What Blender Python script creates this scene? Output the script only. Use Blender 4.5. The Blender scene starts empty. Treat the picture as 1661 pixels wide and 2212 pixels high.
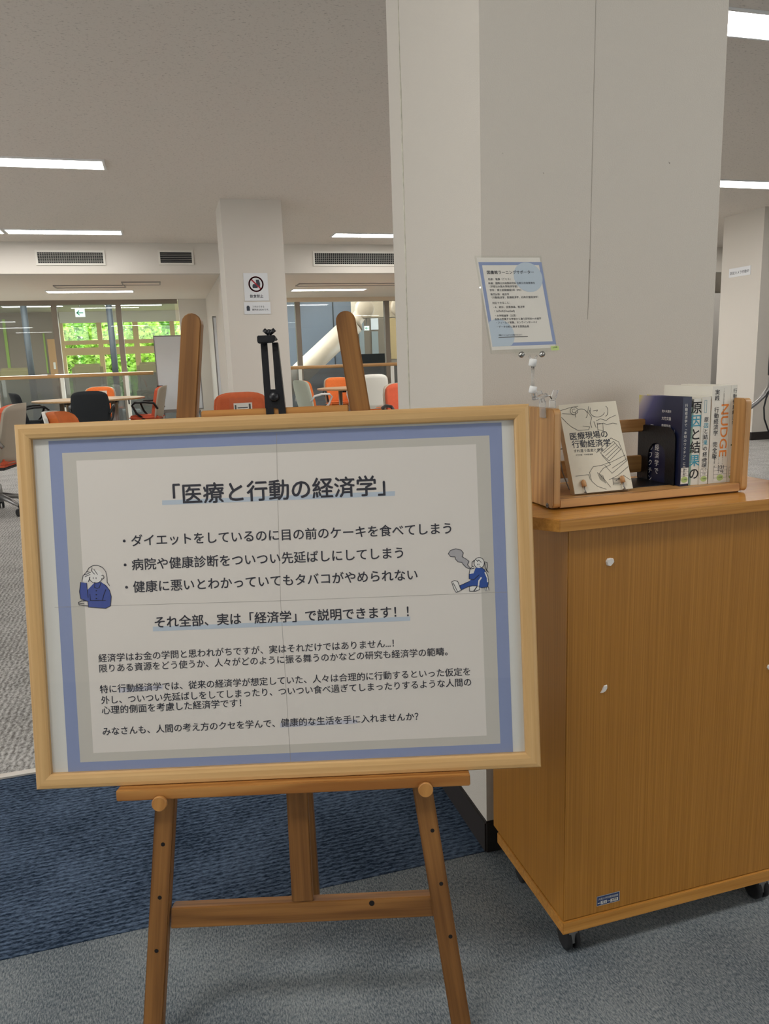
import bpy, bmesh, math, random
from mathutils import Vector, Matrix
random.seed(7)
S = bpy.context.scene
COL = S.collection
R_ = math.radians

# ------------------------------------------------------------------ camera
HC = 1.10                                   # camera height above the floor (m)
PITCH, ROLL, YAW, FPX = R_(11.2), R_(2.05), R_(15.75), 1620.0
W_, H_ = 1661, 2212
_F = Vector((math.sin(YAW)*math.cos(PITCH), math.cos(YAW)*math.cos(PITCH), -math.sin(PITCH)))
_r = Vector((math.cos(YAW), -math.sin(YAW), 0)); _u = _r.cross(_F)
_R = _r*math.cos(ROLL) - _u*math.sin(ROLL)
_U = _u*math.cos(ROLL) + _r*math.sin(ROLL)
EYE = Vector((0, 0, HC))
cam = bpy.data.cameras.new('camera'); camo = bpy.data.objects.new('camera', cam); COL.objects.link(camo)
cam.sensor_fit = 'VERTICAL'; cam.sensor_height = 24.0; cam.lens = FPX*24.0/H_
cam.clip_start = 0.02; cam.clip_end = 200
m3 = Matrix((_R, _U, -_F)).transposed()
camo.matrix_world = Matrix.Translation(EYE) @ m3.to_4x4()
S.camera = camo

# ------------------------------------------------------------------ light and exposure
S.view_settings.view_transform = 'Standard'; S.view_settings.look = 'None'
S.view_settings.gamma = 1.0; S.view_settings.use_curve_mapping = False
S.view_settings.exposure = 0.10
S.cycles.use_denoising = True
S.cycles.max_bounces = 10; S.cycles.transparent_max_bounces = 24
S.cycles.sample_clamp_indirect = 6.0
LAMP = 16.0                                  # strip diffusers
wd = bpy.data.worlds.new('sky'); S.world = wd; wd.use_nodes = True
wd.node_tree.nodes['Background'].inputs[0].default_value = (0.93, 0.98, 1.0, 1)
wd.node_tree.nodes['Background'].inputs[1].default_value = 7.0
def lamp(name, loc, sx, sy, watts, col=(1, .97, .93)):
    l = bpy.data.lights.new(name, 'AREA'); l.shape = 'RECTANGLE'; l.size = sx; l.size_y = sy
    l.energy = watts; l.color = col
    o = bpy.data.objects.new(name, l); COL.objects.link(o); o.location = loc
    return o
ZC = 2.75                                   # ceiling height
# the room's unseen ceiling strips; last two added to brighten right pillar and soffit
for x, y, w in ((-1.0, 0.35, 26), (2.8, 0.15, 22), (4.4, 0.35, 8), (-4.6, -2.85, 22), (3.9, -2.85, 16), (-4.8, 3.5, 22), (-4.8, 0.35, 22), (6.6, 3.5, 20), (2.9, 6.8, 40), (5.0, 9.9, 55), (8.4, 9.3, 30)):
    lamp('ceiling_strip_lamp', (x, y, ZC-.03), 1.25, .24, w)
# added fill lights on the closed left and back walls, tilted up
def wall_fill(name, loc, rot, sx, sy, watts, col=(.93, .97, 1.0)):
    o = lamp(name, loc, sx, sy, watts, col); o.rotation_euler = rot; return o
wall_fill('window_daylight', (-6.2, 3.0, 1.6), (0, R_(-112), 0), 1.9, 9.0, 150)
wall_fill('window_daylight', (3.4, -4.2, 1.6), (R_(112), 0, R_(12)), 3.8, 1.9, 68)
sun = bpy.data.lights.new('sun', 'SUN'); sun.energy = 24.0; sun.angle = R_(1)
so = bpy.data.objects.new('sun', sun); COL.objects.link(so); so.rotation_euler = (R_(-42), R_(18), 0)

# ------------------------------------------------------------------ measuring helpers: a viewing ray met with a real plane of the place
def ray(x, y): return _R*((x-830.5)/FPX) - _U*((y-1106)/FPX) + _F
def on_z(x, y, z): d = ray(x, y); return EYE + d*((z-HC)/d.z)
def on_y(x, y, Y): d = ray(x, y); return EYE + d*(Y/d.y)
def on_x(x, y, X): d = ray(x, y); return EYE + d*(X/d.x)

# ------------------------------------------------------------------ materials
MATS = {}
def lin(c):
    return tuple((v/12.92 if v <= .04045 else ((v+.055)/1.055)**2.4) for v in (c[0]/255, c[1]/255, c[2]/255)) + (1,)
def base(name):
    m = bpy.data.materials.new(name); m.use_nodes = True
    MATS[name] = m; nt = m.node_tree
    return m, nt, nt.nodes['Principled BSDF']
def plain(name, rgb, rough=.5, metal=0, bump=0, bscale=200, var=0, vscale=30, spec=.5):
    m, nt, b = base(name); N = nt.nodes; L = nt.links
    c = lin(rgb)
    b.inputs['Base Color'].default_value = c; b.inputs['Roughness'].default_value = rough
    b.inputs['Metallic'].default_value = metal; b.inputs['Specular IOR Level'].default_value = spec
    tc = N.new('ShaderNodeTexCoord')
    if bump:
        n = N.new('ShaderNodeTexNoise'); n.inputs['Scale'].default_value = bscale; n.inputs['Detail'].default_value = 3
        L.new(tc.outputs['Object'], n.inputs['Vector'])
        bp_ = N.new('ShaderNodeBump'); bp_.inputs['Strength'].default_value = bump; bp_.inputs['Distance'].default_value = .002
        L.new(n.outputs['Fac'], bp_.inputs['Height']); L.new(bp_.outputs['Normal'], b.inputs['Normal'])
    if var:
        n = N.new('ShaderNodeTexNoise'); n.inputs['Scale'].default_value = vscale; n.inputs['Detail'].default_value = 4
        L.new(tc.outputs['Object'], n.inputs['Vector'])
        r = N.new('ShaderNodeValToRGB'); r.color_ramp.elements[0].position = .3; r.color_ramp.elements[1].position = .7
        r.color_ramp.elements[0].color = tuple(v*(1-var) for v in c[:3])+(1,); r.color_ramp.elements[1].color = tuple(min(1, v*(1+var)) for v in c[:3])+(1,)
        L.new(n.outputs['Fac'], r.inputs['Fac']); L.new(r.outputs['Color'], b.inputs['Base Color'])
    return m
def emit(name, rgb, s):
    m, nt, b = base(name)
    b.inputs['Base Color'].default_value = (.8, .8, .8, 1)
    b.inputs['Emission Color'].default_value = rgb + (1,); b.inputs['Emission Strength'].default_value = s
    return m
def wood(name, light, dark, along=3.0, across=90.0, rings=0.0, rough=.4, contrast=(.35, .68), fine=0.5):
    """grain runs along the 'grain' attribute's x"""
    m, nt, b = base(name); N = nt.nodes; L = nt.links
    at = N.new('ShaderNodeAttribute'); at.attribute_name = 'grain'
    mp = N.new('ShaderNodeMapping'); mp.inputs['Scale'].default_value = (along, across, across)
    L.new(at.outputs['Vector'], mp.inputs['Vector'])
    n1 = N.new('ShaderNodeTexNoise'); n1.inputs['Scale'].default_value = 1; n1.inputs['Detail'].default_value = 5; n1.inputs['Roughness'].default_value = .6
    L.new(mp.outputs['Vector'], n1.inputs['Vector'])
    fac = n1.outputs['Fac']
    if rings:
        mp2 = N.new('ShaderNodeMapping'); mp2.inputs['Scale'].default_value = (1.6, 16, 16)
        L.new(at.outputs['Vector'], mp2.inputs['Vector'])
        wv = N.new('ShaderNodeTexWave'); wv.wave_type = 'BANDS'; wv.bands_direction = 'Y'
        wv.inputs['Scale'].default_value = 1.3; wv.inputs['Distortion'].default_value = 9; wv.inputs['Detail'].default_value = 2; wv.inputs['Detail Scale'].default_value = 1.0
        L.new(mp2.outputs['Vector'], wv.inputs['Vector'])
        mx = N.new('ShaderNodeMath'); mx.operation = 'MULTIPLY_ADD'; mx.inputs[1].default_value = rings
        mm = N.new('ShaderNodeMath'); mm.operation = 'MULTIPLY'; mm.inputs[1].default_value = 1-rings
        L.new(n1.outputs['Fac'], mm.inputs[0]); L.new(wv.outputs['Fac'], mx.inputs[0]); L.new(mm.outputs[0], mx.inputs[2])
        fac = mx.outputs[0]
    r = N.new('ShaderNodeValToRGB'); r.color_ramp.elements[0].position = contrast[0]; r.color_ramp.elements[1].position = contrast[1]
    r.color_ramp.elements[0].color = lin(dark); r.color_ramp.elements[1].color = lin(light)
    L.new(fac, r.inputs['Fac']); L.new(r.outputs['Color'], b.inputs['Base Color'])
    b.inputs['Roughness'].default_value = rough
    bp_ = N.new('ShaderNodeBump'); bp_.inputs['Strength'].default_value = .15*fine; bp_.inputs['Distance'].default_value = .001
    L.new(n1.outputs['Fac'], bp_.inputs['Height']); L.new(bp_.outputs['Normal'], b.inputs['Normal'])
    return m
def carpet(name, c0, c1, speck, stretch=(1, 1, 1), rib=None, ribw=0, big=.25, pos=(.38, .62), bump=.6, warp=0):
    m, nt, b = base(name); N = nt.nodes; L = nt.links
    tc = N.new('ShaderNodeTexCoord')
    mp = N.new('ShaderNodeMapping'); mp.inputs['Scale'].default_value = stretch
    L.new(tc.outputs['Object'], mp.inputs['Vector'])
    n = N.new('ShaderNodeTexNoise'); n.inputs['Scale'].default_value = speck; n.inputs['Detail'].default_value = 3; n.inputs['Roughness'].default_value = .7
    L.new(mp.outputs['Vector'], n.inputs['Vector'])
    nb = N.new('ShaderNodeTexNoise'); nb.inputs['Scale'].default_value = 5; nb.inputs['Detail'].default_value = 4
    L.new(tc.outputs['Object'], nb.inputs['Vector'])
    a = N.new('ShaderNodeMath'); a.operation = 'MULTIPLY_ADD'; a.inputs[1].default_value = big
    L.new(nb.outputs['Fac'], a.inputs[0]); L.new(n.outputs['Fac'], a.inputs[2])
    sb = N.new('ShaderNodeMath'); sb.operation = 'SUBTRACT'; sb.inputs[1].default_value = big*.5
    L.new(a.outputs[0], sb.inputs[0]); fac = sb.outputs[0]
    if rib:
        wv = N.new('ShaderNodeTexWave'); wv.wave_type = 'BANDS'; wv.bands_direction = rib[0]
        wv.inputs['Scale'].default_value = rib[1]; wv.inputs['Distortion'].default_value = rib[2]; wv.inputs['Detail'].default_value = 3; wv.inputs['Detail Scale'].default_value = rib[3]
        L.new(tc.outputs['Object'], wv.inputs['Vector'])
        k = N.new('ShaderNodeMath'); k.operation = 'MULTIPLY_ADD'; k.inputs[1].default_value = ribw
        L.new(wv.outputs['Fac'], k.inputs[0]); L.new(fac, k.inputs[2])
        k2 = N.new('ShaderNodeMath'); k2.operation = 'SUBTRACT'; k2.inputs[1].default_value = ribw*.5
        L.new(k.outputs[0], k2.inputs[0]); fac = k2.outputs[0]
    r = N.new('ShaderNodeValToRGB'); r.color_ramp.elements[0].position = pos[0]; r.color_ramp.elements[1].position = pos[1]
    r.color_ramp.elements[0].color = lin(c0); r.color_ramp.elements[1].color = lin(c1)
    L.new(fac, r.inputs['Fac']); L.new(r.outputs['Color'], b.inputs['Base Color'])
    b.inputs['Roughness'].default_value = .95; b.inputs['Specular IOR Level'].default_value = .1
    bp_ = N.new('ShaderNodeBump'); bp_.inputs['Strength'].default_value = bump; bp_.inputs['Distance'].default_value = .004
    L.new(fac, bp_.inputs['Height']); L.new(bp_.outputs['Normal'], b.inputs['Normal'])
    return m
def pane(name, tint=(1, 1, 1), ior=1.45, rough=0.0, haze=0.0, hazecol=(.8, .8, .8)):
    """thin clear sheet: passes light, mirrors a little by Fresnel"""
    m = bpy.data.materials.new(name); m.use_nodes = True; MATS[name] = m
    nt = m.node_tree; N = nt.nodes; L = nt.links
    N.remove(N['Principled BSDF'])
    t = N.new('ShaderNodeBsdfTransparent'); t.inputs[0].default_value = tint + (1,)
    g = N.new('ShaderNodeBsdfGlossy'); g.inputs['Roughness'].default_value = rough
    f = N.new('ShaderNodeFresnel')
    ge = N.new('ShaderNodeNewGeometry'); io = N.new('ShaderNodeMix')      # same mirror strength from both sides of the thin sheet
    io.inputs[2].default_value = ior; io.inputs[3].default_value = 1/ior
    L.new(ge.outputs['Backfacing'], io.inputs[0]); L.new(io.outputs[0], f.inputs['IOR'])
    mx = N.new('ShaderNodeMixShader')
    L.new(f.outputs[0], mx.inputs[0])
    src = t.outputs[0]
    if haze:
        d = N.new('ShaderNodeBsdfDiffuse'); d.inputs[0].default_value = hazecol + (1,)
        m2 = N.new('ShaderNodeMixShader'); m2.inputs[0].default_value = haze
        L.new(t.outputs[0], m2.inputs[1]); L.new(d.outputs[0], m2.inputs[2]); src = m2.outputs[0]
    L.new(src, mx.inputs[1]); L.new(g.outputs[0], mx.inputs[2])
    L.new(mx.outputs[0], N['Material Output'].inputs['Surface'])
    return m

plain('wall_paper', (209, 202, 191), .75, bump=.35, bscale=420)
plain('wall_plain', (214, 208, 198), .8)
plain('wall_cream', (226, 222, 208), .8)
m, nt, b = base('ceiling_board'); N = nt.nodes; L = nt.links     # rock-wool board with small dark fissures
tc = N.new('ShaderNodeTexCoord'); n = N.new('ShaderNodeTexNoise'); n.inputs['Scale'].default_value = 95; n.inputs['Detail'].default_value = 4; n.inputs['Roughness'].default_value = .75
mp = N.new('ShaderNodeMapping'); mp.inputs['Scale'].default_value = (.55, 1, 1); L.new(tc.outputs['Object'], mp.inputs['Vector']); L.new(mp.outputs['Vector'], n.inputs['Vector'])
r = N.new('ShaderNodeValToRGB'); r.color_ramp.elements[0].position = .33; r.color_ramp.elements[1].position = .43
r.color_ramp.elements[0].color = lin((184, 175, 165)); r.color_ramp.elements[1].color = lin((229, 221, 211))
L.new(n.outputs['Fac'], r.inputs['Fac']); L.new(r.outputs['Color'], b.inputs['Base Color']); b.inputs['Roughness'].default_value = .95
plain('ceiling_low_board', (226, 217, 204), .95)
plain('baseboard_vinyl', (44, 38, 36), .55, bump=.1, bscale=60)
plain('tape', (196, 192, 174), .45, var=.25, vscale=60)
plain('seam', (158, 151, 140), .9)
plain('metal_strip', (214, 208, 198), .35, .3)
wood('oak_veneer', (180, 125, 50), (158, 106, 36), 2.5, 460, rough=.38, contrast=(.36, .66), fine=.4)
wood('oak_edge', (205, 148, 72), (172, 116, 46), 3, 160, rough=.3, contrast=(.33, .68), fine=.3)
wood('oak_top', (216, 154, 70), (190, 130, 52), 3, 120, rough=.18, contrast=(.3, .7), fine=.2)
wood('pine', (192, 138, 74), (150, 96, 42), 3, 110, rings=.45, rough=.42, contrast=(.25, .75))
wood('pine_leg', (150, 104, 54), (108, 70, 32), 3, 150, rings=.25, rough=.42, contrast=(.3, .7))  # same pine, with the dimmer light near the floor put into its colour
wood('frame_wood', (220, 183, 128), (194, 152, 96), 3, 130, rough=.4, contrast=(.22, .80))
wood('stand_wood', (212, 164, 104), (172, 124, 70), 3, 110, rings=.15, rough=.4, contrast=(.3, .7))
wood('ash_front', (212, 162, 100), (160, 108, 56), 6, 40, rings=.5, rough=.35, contrast=(.25, .75))
wood('table_wood', (206, 172, 128), (190, 152, 106), 2, 40, rough=.35)
wood('peg_wood', (214, 170, 122), (190, 140, 92), 10, 300, rough=.5)
plain('hole', (18, 12, 10), .9)
plain('poster_white', (228, 222, 214), .6)
plain('poster_margin', (222, 222, 216), .6)
plain('poster_blue', (142, 155, 192), .6)
plain('poster_grey', (202, 198, 188), .6)
plain('poster_pale', (190, 202, 214), .6)
plain('poster_lilac', (204, 204, 214), .6)
plain('crease', (168, 162, 154), .7)
plain('ink', (42, 44, 56), .6)
plain('ink_black', (26, 24, 24), .6)
plain('ink_grey', (92, 88, 84), .7)
plain('clothes_blue', (62, 82, 158), .6)
plain('track_blue', (34, 78, 160), .6)
plain('smoke_grey', (176, 174, 176), .6)
plain('white_ink', (236, 234, 228), .6)
plain('black_metal', (16, 18, 24), .35, .0, bump=.25, bscale=260)
plain('black_plastic', (20, 20, 22), .45)
plain('black_fabric', (34, 38, 42), .9, bump=.3, bscale=400)
plain('orange_fabric', (232, 122, 58), .9, bump=.3, bscale=400, var=.05)
plain('coral_fabric', (214, 98, 66), .9, bump=.3, bscale=400, var=.05)
plain('rust_fabric', (196, 96, 54), .9, bump=.3, bscale=400, var=.05)
plain('shell_white', (228, 226, 216), .45)
plain('shell_grey', (178, 166, 148), .5)
plain('shell_green', (196, 204, 190), .5)
plain('white_plastic', (232, 232, 230), .4)
plain('chrome', (190, 188, 184), .22, 1.0)
plain('steel_grey', (150, 148, 146), .4, .8)
plain('grey_paint', (150, 146, 140), .5)
plain('rubber', (24, 24, 26), .7)
plain('sticker_navy', (44, 62, 104), .5)
plain('sticker_lines', (206, 206, 200), .5)
plain('putty', (226, 222, 216), .6, bump=.3, bscale=300)
plain('book_paper', (232, 224, 206), .8, bump=.2, bscale=600)
plain('cover_cream', (226, 218, 198), .55)
plain('cover_white', (228, 224, 212), .45)
plain('cover_green', (140, 168, 150), .5)
plain('print_orange', (238, 140, 56), .5)
plain('print_teal', (60, 152, 176), .5)
plain('print_red', (196, 70, 44), .5)
plain('print_blue', (70, 110, 170), .5)
plain('print_green', (70, 96, 60), .5)
plain('tag_green', (186, 206, 128), .6)
plain('tag_white', (236, 232, 222), .6)
m, nt, b = base('cover_navy'); N = nt.nodes; L = nt.links         # printed cover: navy with a violet glow and a yellow corner
tc = N.new('ShaderNodeTexCoord'); sx = N.new('ShaderNodeSeparateXYZ'); L.new(tc.outputs['Generated'], sx.inputs[0])
gx = N.new('ShaderNodeMath'); gx.operation = 'MULTIPLY'; L.new(sx.outputs['Y'], gx.inputs[0]); L.new(sx.outputs['Z'], gx.inputs[1])
r = N.new('ShaderNodeValToRGB'); e = r.color_ramp.elements; e[0].position = .36; e[0].color = lin((26, 32, 62)); e[1].position = 1; e[1].color = lin((212, 200, 70))
k = e.new(.62); k.color = lin((70, 70, 112)); k = e.new(.86); k.color = lin((164, 154, 162))
L.new(gx.outputs[0], r.inputs['Fac']); L.new(r.outputs['Color'], b.inputs['Base Color']); b.inputs['Roughness'].default_value = .3
plain('sign_white', (222, 224, 226), .4)
plain('sign_red', (168, 34, 52), .4)
plain('sign_dark', (52, 58, 70), .5)
plain('vent_dark', (22, 24, 26), .9)
plain('vent_frame', (220, 216, 206), .5)
plain('vent_grille', (150, 148, 142), .5)
plain('mullion', (132, 122, 110), .5, .2)
plain('mullion_slate', (62, 66, 70), .5, .3)
plain('rail_wood', (186, 142, 92), .4)
plain('board_white', (232, 236, 240), .3)
plain('atrium_panel', (112, 121, 134), .6, var=.04, vscale=.4)
plain('tube_paint', (224, 204, 182), .4)
plain('beam_paint', (222, 204, 180), .6)
plain('hall_brown', (134, 122, 108), .7)
plain('hall_door', (182, 140, 92), .5)
plain('hall_tan', (186, 160, 116), .6)
plain('hall_floor', (104, 100, 92), .8)
plain('hall_ceiling', (196, 190, 176), .9)
plain('armchair', (128, 120, 86), .8)
plain('leaf', (176, 208, 96), .6, var=.3, vscale=2)
plain('leaf_dark', (140, 186, 76), .6, var=.3, vscale=2)
plain('bark', (88, 74, 58), .9)
plain('lawn', (150, 176, 96), .9)
plain('facade', (150, 158, 160), .6)
plain('exit_green', (20, 160, 110), .5)
emit('exit_face', (.80, 1.0, .90), 1.2)
emit('diffuser', (1.0, .975, .95), LAMP)
carpet('carpet_near', (82, 93, 102), (154, 160, 162), 240, stretch=(1.6, .55, 1), big=.3, pos=(.36, .66), bump=.8)
carpet('carpet_navy', (30, 43, 60), (96, 114, 138), 140, stretch=(.5, 1.5, 1), rib=('Y', 24, 4.0, 3.0), ribw=.20, big=.4, pos=(.33, .72), bump=.9)
carpet('carpet_grey', (122, 119, 115), (204, 203, 200), 110, stretch=(1.0, .55, 1), rib=('X', 16, 5, 1.6), ribw=.16, big=.25, pos=(.33, .67), bump=.7)
pane('clear_sheet', ior=1.38)
pane('acrylic', (.99, .995, .99), 1.36)
pane('glass', (.86, .90, .90), 1.5)
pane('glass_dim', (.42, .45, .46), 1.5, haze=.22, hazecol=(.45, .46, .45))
m, nt, b = base('clear_plastic')
b.inputs['Base Color'].default_value = (.95, .96, .96, 1); b.inputs['Transmission Weight'].default_value = .85
b.inputs['Roughness'].default_value = .08; b.inputs['IOR'].default_value = 1.3

# ------------------------------------------------------------------ mesh helpers
class MB:
    def __init__(self): self.bm = bmesh.new(); self.mats = []
    def mi(self, m):
        if m not in self.mats: self.mats.append(m)
        return self.mats.index(m)
    def poly(self, pts, m):
        vs = [self.bm.verts.new(p) for p in pts]
        try: f = self.bm.faces.new(vs); f.material_index = self.mi(m); return f
        except ValueError: return None
    def hexa(self, p, m):                    # p: 4 bottom then 4 top points
        i = self.mi(m); v = [self.bm.verts.new(q) for q in p]
        for f in ((3, 2, 1, 0), (4, 5, 6, 7), (0, 1, 5, 4), (1, 2, 6, 5), (2, 3, 7, 6), (3, 0, 4, 7)):
            self.bm.faces.new([v[k] for k in f]).material_index = i
        return v
    def box(self, a, b, m):
        (x0, y0, z0), (x1, y1, z1) = a, b
        return self.hexa([(x0, y0, z0), (x1, y0, z0), (x1, y1, z0), (x0, y1, z0), (x0, y0, z1), (x1, y0, z1), (x1, y1, z1), (x0, y1, z1)], m)
    def prism(self, A, B, m, caps=True):     # two matching outlines joined
        i = self.mi(m); a = [self.bm.verts.new(p) for p in A]; b = [self.bm.verts.new(p) for p in B]; n = len(a)
        for k in range(n):
            self.bm.faces.new((a[k], a[(k+1) % n], b[(k+1) % n], b[k])).material_index = i
        if caps:
            self.bm.faces.new(a[::-1]).material_index = i; self.bm.faces.new(b).material_index = i
    def tube(self, pts, r, m, n=10, caps=True):
        pts = [Vector(p) for p in pts]; i = self.mi(m); rings = []
        rr = r if isinstance(r, (list, tuple)) else [r]*len(pts)
        up = None
        for k, p in enumerate(pts):
            d = (pts[min(k+1, len(pts)-1)] - pts[max(k-1, 0)]).normalized()
            if up is None:
                up = Vector((0, 0, 1)) if abs(d.z) < .9 else Vector((1, 0, 0))
            s = d.cross(up).normalized(); up = s.cross(d).normalized()
            rings.append([self.bm.verts.new(p + (s*math.cos(2*math.pi*j/n) + up*math.sin(2*math.pi*j/n))*rr[k]) for j in range(n)])
        for a, b in zip(rings, rings[1:]):
            for j in range(n):
                f = self.bm.faces.new((a[j], a[(j+1) % n], b[(j+1) % n], b[j])); f.material_index = i; f.smooth = True
        if caps:
            self.bm.faces.new(rings[0][::-1]).material_index = i; self.bm.faces.new(rings[-1]).material_index = i
    def lathe(self, c, axis, prof, m, n=20):  # prof: (distance along axis, radius)
        self.tube([Vector(c) + Vector(axis).normalized()*h for h, _ in prof], [max(q, 1e-5) for _, q in prof], m, n)
def build(name, mb, parent=None, bevel=0, grain=None, smooth=False, seg=2):
    bm = mb.bm
    bmesh.ops.recalc_face_normals(bm, faces=bm.faces)
    me = bpy.data.meshes.new(name)
    if bevel:
        es = [e for e in bm.edges if len(e.link_faces) == 2 and e.calc_face_angle(0) > .5]
        bmesh.ops.bevel(bm, geom=es, offset=bevel, segments=seg, affect='EDGES', clamp_overlap=True)
    if smooth:
        for f in bm.faces: f.smooth = True
    bm.to_mesh(me); bm.free()
    for n in mb.mats: me.materials.append(MATS[n])
    if grain is not None: add_grain(me, grain)
    o = bpy.data.objects.new(name, me); COL.objects.link(o)
    if parent is not None: attach(o, parent)
    return o
def add_grain(me, axis):
    a = Vector(axis).normalized(); h = Vector((0, 0, 1)) if abs(a.z) < .8 else Vector((1, 0, 0))
    s = a.cross(h).normalized(); t = s.cross(a); off = random.random()*10
    at = me.attributes.new('grain', 'FLOAT_VECTOR', 'POINT')
    for v in me.vertices: at.data[v.index].vector = (v.co.dot(a)+off, v.co.dot(s)+off, v.co.dot(t))
ROOTLOC = {}
def attach(o, parent):
    """parts are modelled in the thing's own space when it sits at the origin, else in world space"""
    o.parent = parent; o.location = -ROOTLOC.get(parent.name, Vector((0, 0, 0)))
def tag(o, label, cat=None, group=None):
    o['label'] = label
    if cat: o['category'] = cat
    if group: o['group'] = group
    return o
def thing(name, label, cat, loc=(0, 0, 0), rotz=0, group=None, world=False):
    o = bpy.data.objects.new(name, None); COL.objects.link(o); o.empty_display_size = .1
    o.location = loc; o.rotation_euler = (0, 0, rotz)
    if world: ROOTLOC[o.name] = Vector(loc)
    return tag(o, label, cat, group)
def struct(o): o['kind'] = 'structure'; return o
def dup(root, loc, rotz, label, group=None):
    r = root.copy(); COL.objects.link(r); r.location = loc; r.rotation_euler = (0, 0, rotz); r['label'] = label
    if group: r['group'] = group
    for ch in list(root.children):
        c = ch.copy(); COL.objects.link(c); c.parent = r
        for g in list(ch.children):
            d = g.copy(); COL.objects.link(d); d.parent = c
    return r
def setmat(root, part, idx_mat):
    for ch in root.children:
        if ch.name.split('.')[0] == part:
            ch.data = ch.data.copy(); ch.data.materials[0] = MATS[idx_mat]

class Face:
    """a flat face in the place (poster, cover, sign): origin, two axes and the outward normal"""
    def __init__(s, o, ex, ey):
        s.o = Vector(o); s.x = Vector(ex).normalized(); s.y = Vector(ey).normalized(); s.n = s.x.cross(s.y)
    def at(s, u, v, off=0): return s.o + s.x*u + s.y*v + s.n*off
    def uv(s, px, py, off=0):
        d = ray(px, py); o = s.o + s.n*off; t = (o-EYE).dot(s.n)/d.dot(s.n); q = EYE + d*t - o
        return (q.dot(s.x), q.dot(s.y))
    def px(s, px, py, off=0): u, v = s.uv(px, py, off); return s.at(u, v, off)
    def fill(s, mb, uvs, off, m): mb.poly([s.at(u, v, off) for u, v in uvs], m)
    def line(s, mb, uvs, w, off, m, closed=False):
        n = len(uvs); seq = list(range(n-1)) + ([n-1] if closed else [])
        for k in seq:
            a = Vector(uvs[k]); b = Vector(uvs[(k+1) % n]); d = b-a
            if d.length < 1e-7: continue
            d.normalize(); p = Vector((-d.y, d.x))*w/2; e = d*w*.4
            mb.poly([s.at(*(a-e+p), off), s.at(*(a-e-p), off), s.at(*(b+e-p), off), s.at(*(b+e+p), off)], m)
_TXT = {}
def glyphs(txt, weight=0.0, res=3, line=1.0):
    key = (txt, weight, res, line)
    if key in _TXT: return _TXT[key]
    cu = bpy.data.curves.new('txt', 'FONT'); cu.body = txt; cu.size = 1; cu.resolution_u = res; cu.offset = weight; cu.fill_mode = 'FRONT'; cu.space_line = line
    o = bpy.data.objects.new('txt', cu); COL.objects.link(o)
    dg = bpy.context.evaluated_depsgraph_get(); dg.update()
    me = bpy.data.meshes.new_from_object(o.evaluated_get(dg))
    vs = [(v.co.x, v.co.y) for v in me.vertices]; fs = [tuple(p.vertices) for p in me.polygons]
    bpy.data.objects.remove(o); bpy.data.curves.remove(cu); bpy.data.meshes.remove(me)
    if not vs: vs = [(0, 0), (1, 0), (1, 1)]; fs = []
    x0 = min(v[0] for v in vs); x1 = max(v[0] for v in vs); y0 = min(v[1] for v in vs); y1 = max(v[1] for v in vs)
    _TXT[key] = (vs, fs, (x0, x1, y0, y1)); return _TXT[key]
def write(mb, face, txt, p0, p1, off, m, weight=0.0, res=3, ky=1.0, line=1.0, fit='w', h=None):
    """ink from uv p0 (lower left) to p1 (lower right); height follows, or h gives it"""
    vs, fs, (x0, x1, y0, y1) = glyphs(txt, 0.0, res, line)
    p0 = Vector(p0); p1 = Vector(p1); d = p1-p0; k = d.length/(x1-x0); d.normalize(); p = Vector((-d.y, d.x))
    kk = k*ky if h is None else h/(y1-y0)
    i = mb.mi(m)
    for n, (sx, sy) in enumerate(((0, 1.15), (-1, -.6), (1, -.6)) if weight else ((0, 0),)):   # heavier strokes: the same strokes laid over each other
        bv = [mb.bm.verts.new(face.at(*(p0 + d*((x-x0+sx*weight)*k) + p*((y-y0+sy*weight)*kk)), off+n*2e-6)) for x, y in vs]
        for f in fs:
            try: mb.bm.faces.new([bv[j] for j in f]).material_index = i
            except ValueError: pass

# ================================================================== SETTING
YS = 10.70                                  # soffit in front of the low window bays
ZL = on_y(400, 590.6, YS).z                 # low ceiling
YG = 14.49                                  # glass wall
YB0, YB1 = 1.414, 2.150                     # navy carpet band
def slab(name, a, b, m, parent=None, **kw):
    mb = MB(); mb.box(a, b, m); return build(name, mb, parent, **kw)
XL, XR, YR = -6.5, 12.5, -4.5
struct(slab('floor', (XL, YR, -.1), (XR, YB0, 0), 'carpet_near'))
struct(slab('floor_band', (XL, YB0, -.1), (XR, YB1, .001), 'carpet_navy'))
struct(slab('floor_beyond', (XL, YB1, -.1), (XR, YG, 0), 'carpet_grey'))
struct(slab('trim_1', (XL, YB1-.012, 0), (XR, YB1+.012, .006), 'metal_strip'))
struct(slab('ceiling', (XL, YR, ZC), (XR, YS+.1, ZC+.1), 'ceiling_board'))
struct(slab('ceiling_low', (XL, YS+.15, ZL), (XR, YG+.2, ZL+.1), 'ceiling_low_board'))
struct(slab('wall_soffit', (XL, YS, ZL), (XR, YS+.15, ZC), 'wall_plain'))
struct(slab('wall_left', (XL-.1, YR, 0), (XL, YG+.2, ZC), 'wall_plain'))
struct(slab('wall_right', (XR, YR, 0), (XR+.1, YG+.2, ZC), 'wall_plain'))
struct(slab('wall_back', (XL, YR-.1, 0), (XR, YR, ZC), 'wall_plain'))

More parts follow.
